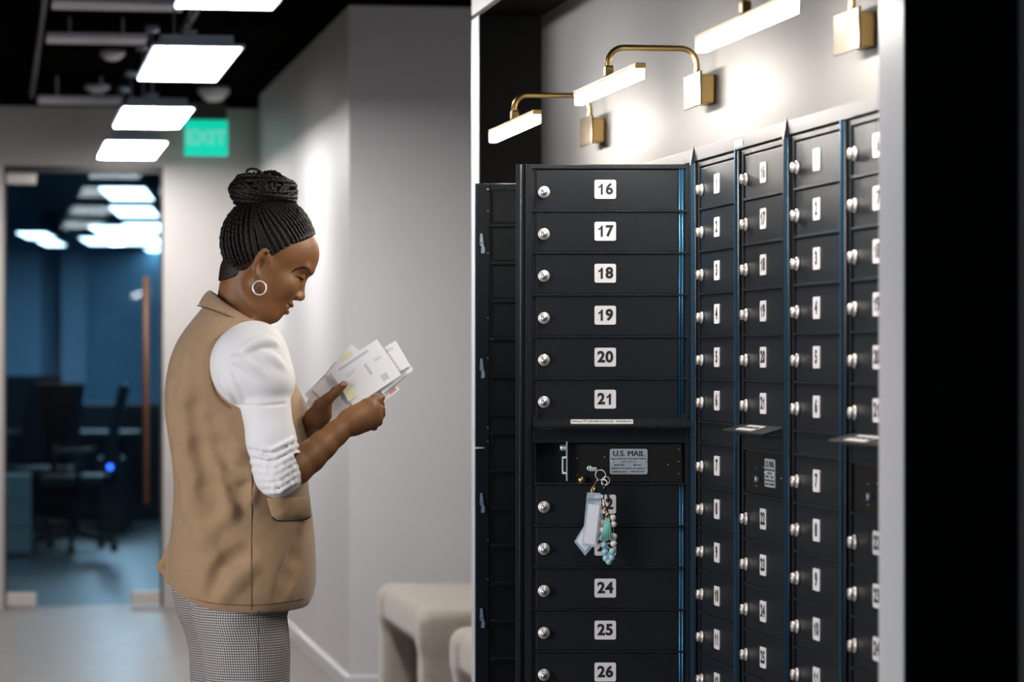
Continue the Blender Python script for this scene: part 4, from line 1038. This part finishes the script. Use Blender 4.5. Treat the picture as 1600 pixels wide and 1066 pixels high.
# cuff: cut square across the forearm
cn = np.array((qu(500)-qu(434), 0.04, qz(700)-qz(740))); cn /= np.linalg.norm(cn); cpn = np.array(q(449, 752, -0.19))
sl, X_, Y_, Z_ = gs.blk((qu(434), -0.34, qz(800)), (0.16, -0.10, qz(705)))
gs.ell(q(378, 570, 0.150), (0.078, 0.060, 0.085), 0.02); gs.cap(q(395, 620, 0.16), q(418, 740, 0.16), 0.052, 0.044, 0.01); gs.cap(q(418, 740, 0.16), q(440, 722, 0.12), 0.044, 0.040, 0.02)
def fold(gr, pts, r, lift, k, sub=False, smooth=False):
    P3 = []
    for x, y in pts:
        u, w, z = onsurf(gr, x, y); P3.append((u, w + lift, z))
    n = len(P3); wm = float(np.median([p[1] for p in P3])); P3 = [q(x, y, min(max(p[1], wm - 0.035), wm + 0.035)) for (x, y), p in zip(pts, P3)]
    if smooth:      # follow the round of the arm rather than every dent
        ws = np.array([p[1] for p in P3]); x = np.arange(n); ws = np.polyval(np.polyfit(x, ws, 2), x); P3 = [(p[0], float(w), p[2]) for p, w in zip(P3, ws)]
    for i in range(n-1):
        f0 = math.sin(PI*(i+0.35)/(n-0.3)); f1 = math.sin(PI*(i+1.35)/(n-0.3)) if i < n-2 else 0.35
        gr.cap(P3[i], P3[i+1], r*max(0.3, f0), r*max(0.3, f1), k, sub)
# soft folds of the puff, laid on its rounded surface
def puff(x, y):
    w = -0.19
    for _ in range(3):
        p = q(x, y, w); c0 = q(391, 572, -0.150); t = ((p[0]-c0[0])/0.083)**2 + ((p[2]-c0[2])/0.088)**2; w = -0.150 - 0.075*math.sqrt(max(0.02, 1-t))
    return q(x, y, w)
for pts, r in (([(380, 548), (392, 540), (406, 535), (420, 534), (432, 538)], 0.0075), ([(362, 562), (376, 564), (392, 573), (408, 586), (424, 596), (438, 600)], 0.0085), ([(346, 586), (353, 600), (360, 612), (364, 626)], 0.0065),
             ([(372, 590), (390, 601), (410, 610), (430, 614), (446, 610)], 0.0075), ([(408, 552), (424, 560), (437, 574), (446, 592)], 0.0075), ([(358, 584), (367, 600), (376, 616), (384, 626)], 0.0060), ([(392, 612), (410, 621), (430, 624)], 0.0055)):
    P3 = [puff(x, y) for x, y in pts]; P3 = [tuple(p) for p in smooth_pts(P3, 3)]; n = len(P3)
    for i in range(n-1):
        f0 = math.sin(PI*(i+0.5)/n); f1 = math.sin(PI*(i+1.5)/n) if i < n-2 else 0.15
        gs.cap((P3[i][0], P3[i][1]+0.0015, P3[i][2]), (P3[i+1][0], P3[i+1][1]+0.0015, P3[i+1][2]), r*f0, r*max(0.1, f1), 0.012)
fold(gs, [(366, 632), (380, 634), (400, 635), (430, 633), (458, 629)], 0.003, -0.001, 0.004, sub=True)
# gathered wrinkles above the elbow
for i, (xl, yl, xm, ym, xr, yr) in enumerate(((388, 694, 424, 703, 461, 686), (391, 708, 426, 716, 464, 696), (394, 722, 428, 728, 467, 706), (396, 735, 430, 738, 468, 716), (400, 747, 434, 748, 469, 726), (406, 758, 438, 758, 468, 738), (414, 768, 441, 767, 465, 750))):
    xc, hw = (xl+xr)/2, (xr-xl)/2 - 1.5; P3 = []
    for k in range(9):
        a_ = math.radians(-82 + 164*k/8 + 6*math.sin(i*1.7)); sx = math.sin(a_)
        yy = np.interp(sx, [-1, -0.1, 1], [yl, ym+2, yr]); P3.append(q(xc + (hw + 1.2)*sx, float(yy), -0.206 - (0.0465 if i else 0.0455)*math.cos(a_)))
    for k in range(8): gs.cap(P3[k], P3[k+1], 0.0048 + 0.0012*math.sin(i + k), 0.0048 + 0.0012*math.sin(i + k + 1), 0.0045)
d = (X_-cpn[0])*cn[0] + (Y_-cpn[1])*cn[1] + (Z_-cpn[2])*cn[2]
gs.v[sl] = np.maximum(gs.v[sl], np.where(d > -0.02, d - 0.022, -1).astype(np.float32))
link('blouse', gs.nets('blouse', 'knit', 2), per)

# ---- vest
gv = Grid((-0.20, -0.24, qz(975)), (0.18, 0.24, qz(440)), 0.0028)
prof = [  # y, left px, right px, half depth
    (962, 300, 470, 0.160), (940, 272, 488, 0.178), (921, 266, 494.6, 0.182), (880, 262, 493.5, 0.180), (846, 266, 491.7, 0.175), (800, 272, 487, 0.165), (756, 273, 480, 0.158), (715, 270, 481, 0.156), (675, 262.5, 489, 0.160),
    (637, 258, 481.7, 0.165), (616, 258, 472, 0.168), (600, 259, 461, 0.168), (570, 264, 446, 0.165), (545, 271, 438, 0.158), (520, 284, 425, 0.140), (505, 296, 414, 0.110), (492, 308, 406, 0.085), (470, 326, 396, 0.065)]
zs = [qz(p[0]) for p in prof]
def dense(y0, y1, tab, n=90):
    yy = np.linspace(y0, y1, n); cols = []
    T = sorted(tab)
    for c in range(1, 4):
        v = np.interp(yy, [t[0] for t in T], [t[c] for t in T]); k = np.exp(-np.arange(-8, 9)**2/18.0); k /= k.sum()
        cols.append(np.convolve(np.pad(v, 8, mode='reflect', reflect_type='odd'), k, mode='valid'))
    return [tuple(float(t) for t in row) for row in zip(yy, *cols)][::-1]
prof = dense(470, 962, prof); zs = [qz(p[0]) for p in prof]
gv.loft(zs, [qu((p[1]+p[2])/2) for p in prof], [0.0]*len(prof), [(p[2]-p[1])/2/S for p in prof], [p[3] for p in prof], 0.004, pw=2.25)
# curved hem : higher at the back, lowest at the side
sl, X_, Y_, Z_ = gv.blk(gv.lo, gv.lo + gv.h*gv.n)
pxx = 800 + (X_ - 420.0/FP*PZ)*FP/(PZ + Y_)
hem = (CH + (HZ - np.interp(pxx, (258, 277, 300, 335, 392, 450, 473, 484, 492, 497), (905, 928, 943, 955, 959, 955, 950, 944, 930, 915)))/FP*(PZ + Y_)).astype(np.float32)
gv.v = np.maximum(gv.v, hem - Z_)
gv.v = np.maximum(gv.v, (Z_ - qz(476)) + (X_ - qu(330))*0.35)   # neck
# back folds
def vf(pts, r, lift, k=0.02, sub=False): fold(gv, pts, r, lift, k, sub)
vf([(272, 600), (278, 660), (290, 720), (300, 790), (322, 840), (340, 880)], 0.016, 0.006, 0.03)
vf([(296, 560), (292, 620), (300, 690), (312, 750)], 0.012, 0.006, 0.03)
vf([(300, 640), (312, 700), (325, 760), (345, 800)], 0.010, -0.004, 0.03, True)
vf([(340, 820), (360, 800), (380, 780), (392, 765)], 0.010, 0.004, 0.03)
vf([(330, 925), (345, 900), (362, 880), (382, 862)], 0.012, -0.004, 0.03, True)
vf([(350, 930), (368, 905), (390, 888)], 0.010, 0.005, 0.03)
vf([(440, 930), (452, 900), (462, 870), (468, 840)], 0.010, -0.004, 0.025, True)
vf([(330, 660), (345, 700), (372, 760), (380, 800)], 0.012, -0.003, 0.03, True)
vf([(352, 700), (372, 716), (392, 726)], 0.009, 0.003, 0.02); vf([(348, 740), (370, 745), (390, 742)], 0.009, 0.003, 0.02)
# vent flap kicked out at the back
gv.cap(q(268, 858, -0.05), q(252, 885, -0.04), 0.010, 0.008, 0.012); gv.cap(q(252, 885, -0.04), q(266, 907, -0.05), 0.008, 0.008, 0.010)
def flap(X, Y, Z):
    pl_ = [(278, 812), (243, 884), (247, 893), (265, 916), (280, 930), (300, 860)]
    P2 = [(qu(a), qz(b)) for a, b in pl_]; d = None
    for i in range(len(P2)):
        (x0, z0), (x1, z1) = P2[i], P2[(i+1) % len(P2)]
        n = np.array((z1-z0, -(x1-x0))); n = n/np.linalg.norm(n); e = (X-x0)*n[0] + (Z-z0)*n[1]; e = -e
        d = e if d is None else np.maximum(d, e)
    cw = -0.055 - (X - qu(280))*0.15; return np.maximum(d, np.abs(Y - cw) - 0.005)
gv.op(flap, (qu(240), -0.09, qz(935)), (qu(305), 0.0, qz(805)), 0.010)
vf([(272, 868), (270, 885), (266, 905), (263, 914)], 0.0035, -0.002, 0.003, True)
vf([(287, 822), (281, 835), (277, 850), (272, 868)], 0.004, -0.003, 0.004, True)
# armhole cut away near side so the sleeve shows
gv.ell(q(395, 574, -0.205), (0.082, 0.080, 0.088), 0.006, sub=True)
vest = link('vest', gv.nets('vest', 'vest', 2), per)
def surf_line(pts, off=0.0):
    P = smooth_pts([(x, y, 0) for x, y in pts], 14)
    ws = np.array([onsurf(gv, p.x, p.y)[1] for p in P]); k = np.ones(5)/5; ws = np.convolve(np.pad(ws, 2, mode='edge'), k, mode='valid')
    return [Vector(q(p.x, p.y, w - off)) for p, w in zip(P, ws)]
# armhole edge
ah = [(384, 503), (366, 513), (350, 526), (338, 545), (331, 565), (329, 582), (331, 600), (337, 617), (347, 628), (362, 638)]
ap = []
for x, y in ah:
    w = min(onsurf(gv, x-3, y)[1], 0.0); ap.append(q(x-1, y, w - 0.001))
ap[-1] = (ap[-1][0], ap[-1][1] + 0.004, ap[-1][2])
b3 = MB(); b3.tube(smooth_pts(ap, 6), 0.0036, 10); b3.build('armhole_edge', 'piping', vest)
b3 = MB(); b3.tube(surf_line([(394, 735), (393.5, 800), (393, 860), (393, 900), (393, 940), (393, 953)], 0.0002), 0.0009, 6); b3.build('side_seam', 'seam', vest)
b3 = MB(); b3.tube(surf_line([(296, 933), (310, 938), (335, 943), (392, 946), (440, 942), (474, 936)], 0.0003), 0.0008, 6); b3.build('hem_seam', 'seam', vest)
# pocket flap
b3 = MB(); pf = [(416, 778), (424, 806), (433, 813), (456, 813), (478, 811), (485, 806), (484, 776), (450, 779)]
fr_ = [Vector(q(x, y, onsurf(gv, min(x, 474), y)[1] - 0.006)) for x, y in pf]; bk_ = [v + Vector((0, 0.010, 0)) for v in fr_]
va = [b3.bm.verts.new(v) for v in fr_]; vb = [b3.bm.verts.new(v) for v in bk_]; n = len(va)
cv = b3.bm.verts.new(sum(fr_, Vector())/n + Vector((0, -0.005, 0)))
for i in range(n):
    b3.bm.faces.new((va[i], va[(i+1) % n], cv)); b3.bm.faces.new((va[i], vb[i], vb[(i+1) % n], va[(i+1) % n]))
for f in b3.bm.faces: f.smooth = True
pk = b3.build('pocket_flap', 'vest', vest)
b3 = MB(); b3.tube(smooth_pts([v + Vector((0, 0.004, -0.001)) for v in fr_[:6]], 5), 0.0016, 6); b3.build('pocket_shadow_edge', 'seam', vest)
# collar : folded band round the neck
def collar():
    b4 = MB(); rings = []
    n = 40
    for i in range(n+1):
        t = i/n*2*PI
        cu, cw = qu(372), 0.0
        cx, sy_ = math.cos(t), math.sin(t)
        # top line rises at the back (left) and falls to the front
        back = (1 - cx)/2
        ztop = qz(508 - 58*back**1.15); zlow = qz(522 - 46*back**0.9)
        rt = 0.058 - 0.0*cx; rl = 0.071 + 0.010*back
        top_i = Vector((cu - 0.002 + (rt-0.006)*cx, cw + (rt-0.002)*1.06*sy_, ztop - 0.012))
        top = Vector((cu + rt*cx, cw + rt*1.10*sy_, ztop))
        low = Vector((cu + rl*cx*1.02 - 0.001, cw + rl*1.22*sy_, zlow)); low_in = Vector((cu + (rl-0.006)*cx, cw + (rl-0.006)*1.2*sy_, zlow + 0.002))
        mid = (top + low)/2 + Vector((0.003*cx, 0.004*sy_, 0.002))
        rings.append([b4.bm.verts.new(v) for v in (low_in, top_i, top, mid, low)])
    for i in range(n):
        for k in range(4):
            f = b4.bm.faces.new((rings[i][k], rings[i+1][k], rings[i+1][k+1], rings[i][k+1])); f.smooth = True
    low_line = [rings[i][4].co.copy() for i in range(n+1)]
    o = b4.build('collar', 'vest', vest)
    b5 = MB(); b5.tube([v + Vector((0.0022*math.cos((n//2-1+j)/n*2*PI), 0.0035*math.sin((n//2-1+j)/n*2*PI), -0.0005)) for j, v in enumerate(low_line[n//2-1:n-3]) if j > 2], 0.0013, 6); b5.build('collar_seam', 'seam', o)
    so = o.modifiers.new('s', 'SOLIDIFY'); so.thickness = 0.003; ss = o.modifiers.new('u', 'SUBSURF'); ss.levels = ss.render_levels = 2
collar()

# ---- trousers with checked cloth
def leg(mb, sec, uvoff):
    """sec: (y, left px, right px, w centre, half depth)"""
    n = 64; rings = []; uvs = []
    uvl = mb.bm.loops.layers.uv.verify()
    per_ = 2*PI*0.11
    for j, (y, l, r, wc, hd_) in enumerate(sec):
        a = (r-l)/2/FP*(PZ+wc); cu = q((l+r)/2, y, wc)[0]; ring = []
        for i in range(n):
            t = i/n*2*PI; c, s_ = math.cos(t), math.sin(t)
            f = 1 + 0.012*math.sin(5*t + y*0.03) + 0.008*math.sin(9*t + y*0.05)
            ring.append(mb.bm.verts.new((cu + a*c*f, wc + hd_*s_*f, qz(y))))
        rings.append(ring)
    for j in range(len(rings)-1):
        for i in range(n):
            k = (i+1) % n; f = mb.bm.faces.new((rings[j][i], rings[j][k], rings[j+1][k], rings[j+1][i])); f.smooth = True
            us = (i/n*0.62, (i+1)/n*0.62); zz = (rings[j][0].co.z, rings[j+1][0].co.z)
            for lp, uvv in zip(f.loops, ((us[0], zz[0]), (us[1], zz[0]), (us[1], zz[1]), (us[0], zz[1]))): lp[uvl].uv = (uvv[0]+uvoff, uvv[1])
    mb.bm.faces.new(rings[0]); mb.bm.faces.new(rings[-1][::-1])
def ysec(keys, y0, y1, st=8):
    out = []; y = y0
    while y <= y1:
        out.append((y,) + tuple(float(np.interp(y, [k[0] for k in keys], [k[i] for k in keys])) for i in range(1, 5))); y += st
    return out
b3 = MB()
near_leg = [(900, 300, 462, -0.03, 0.13), (960, 300, 450, -0.04, 0.125), (1004, 312, 453.5, -0.06, 0.105), (1066, 320, 452, -0.08, 0.09), (1200, 330, 440, -0.09, 0.075), (1400, 340, 425, -0.09, 0.065), (1505, 342, 425, -0.09, 0.062)]
far_leg = [(900, 272, 430, 0.04, 0.13), (921, 268, 430, 0.04, 0.13), (961, 278, 430, 0.05, 0.12), (990, 289, 430, 0.06, 0.105), (1019, 295, 430, 0.07, 0.095), (1066, 297, 425, 0.08, 0.09), (1200, 310, 420, 0.09, 0.075), (1400, 320, 400, 0.09, 0.065), (1505, 322, 400, 0.09, 0.062)]
leg(b3, ysec(near_leg, 900, 1505, 6), 0.0); leg(b3, ysec(far_leg, 900, 1505, 6), 0.13)
b3.build('trousers', 'check', per)
b3 = MB(); b3.tube([q(404, 950, -0.165), q(404, 1004, -0.165), q(405, 1066, -0.168), q(400, 1150, -0.167)], 0.0008, 6); b3.build('trouser_seam', 'ink', per)
for sx, w_ in ((348, 0.09), (372, -0.09)):
    b3 = MB(); vs = b3.ball((0, 0, 0), 1.0, (0.125, 0.045, 0.05), 20)
    for v in b3.bm.verts: v.co.z = max(v.co.z + 0.012, 0.0) ; v.co.z = min(v.co.z, 0.062 - 0.25*max(0, v.co.x)); v.co.x += qu(sx+30); v.co.y += w_
    b3.build('shoe', 'black_plastic', per)

# ================================================================ ENVELOPES in her hands
def envelope(cx, cy, w, h_, rot, d, ty, tx, lab, mats=('paper', 'print'), marks=(), name='envelope'):
    cpx = Vector(q(cx, cy, d)); b4 = MB(); b4.box(-w/2, w/2, -0.0008, 0.0008, -h_/2, h_/2, 0.0004)
    b4.mi = 1
    for (x0, x1, z0, z1) in marks: b4.box(x0, x1, -0.0011, -0.0007, z0, z1)
    R = Matrix.Rotation(math.radians(ty), 4, 'Z') @ Matrix.Rotation(math.radians(tx), 4, 'X') @ Matrix.Rotation(math.radians(-rot), 4, 'Y')
    me = b4.data(name, list(mats)); o = bpy.data.objects.new(name, me); C.objects.link(o)
    o.matrix_world = Matrix.Translation((base.x, base.y, 0)) @ Matrix.Rotation(-TH, 4, 'Z') @ Matrix.Translation(cpx) @ R
    return tag(o, lab, 'envelope', 'mail held in both hands')
e = 'envelope'
addr = [(-0.045, -0.010, 0.028, 0.030), (-0.045, -0.016, 0.024, 0.0255), (-0.045, -0.020, 0.020, 0.0215), (0.0, 0.035, 0.002, 0.0035), (0.0, 0.03, -0.003, -0.0015), (0.0, 0.026, -0.008, -0.0065)]
envelope(571, 583, 0.118, 0.090, 34, -0.0855, 0, -6, 'front white envelope with grey print and a sloping top left edge, held by both hands',
         marks=[(-0.042, 0.030, 0.033, 0.0385), (-0.036, -0.012, 0.018, 0.0195), (-0.036, -0.016, 0.0135, 0.015), (0.006, 0.012, -0.010, 0.016), (0.028, 0.046, 0.008, 0.010), (0.028, 0.044, 0.012, 0.0135), (0.022, 0.036, -0.036, -0.022)])
envelope(547, 615, 0.022, 0.026, 28, -0.0915, 0, -6, 'small pale yellow label stuck low on the front envelope', mats=('yellow', 'yellow'), name='sticky_label')
envelope(602, 568, 0.085, 0.060, 30, -0.079, 2, -7, 'white envelope behind the front one, its corner pointing up at the top right', marks=[(0.012, 0.03, 0.018, 0.020), (0.012, 0.028, 0.022, 0.0235)])
envelope(609, 581, 0.080, 0.055, 38, -0.074, 2, -8, 'white envelope fanned to the right behind the pointed one', marks=[(0.030, 0.036, -0.02, -0.015)])
envelope(610, 584, 0.085, 0.052, 43, -0.069, 2, -8, 'rightmost white envelope at the back of the fan', marks=[(0.030, 0.038, -0.020, -0.017)])
envelope(598, 611, 0.060, 0.040, 38, -0.072, 0, -7, 'white envelope with a red stamp peeking out below the right hand side', mats=('paper', 'stamp'), marks=[(0.008, 0.024, -0.016, 0.002)])
envelope(540, 592, 0.125, 0.075, 50, -0.064, -2, -5, 'white envelope behind the thumb with a pale yellow corner', mats=('paper', 'yellow'), marks=[(0.02, 0.05, 0.02, 0.034)])
envelope(528, 603, 0.125, 0.072, 44, -0.058, -2, -5, 'white envelope fanned out to the left above the thumb')
envelope(518, 612, 0.110, 0.062, 56, -0.053, -2, -5, 'leftmost white envelope at the back of the fan')
envelope(531, 633, 0.075, 0.050, 40, -0.0815, 0, -6, 'folded white sheet low between the two hands', marks=[(-0.034, 0.0, -0.023, -0.0215)], name='folded_letter')
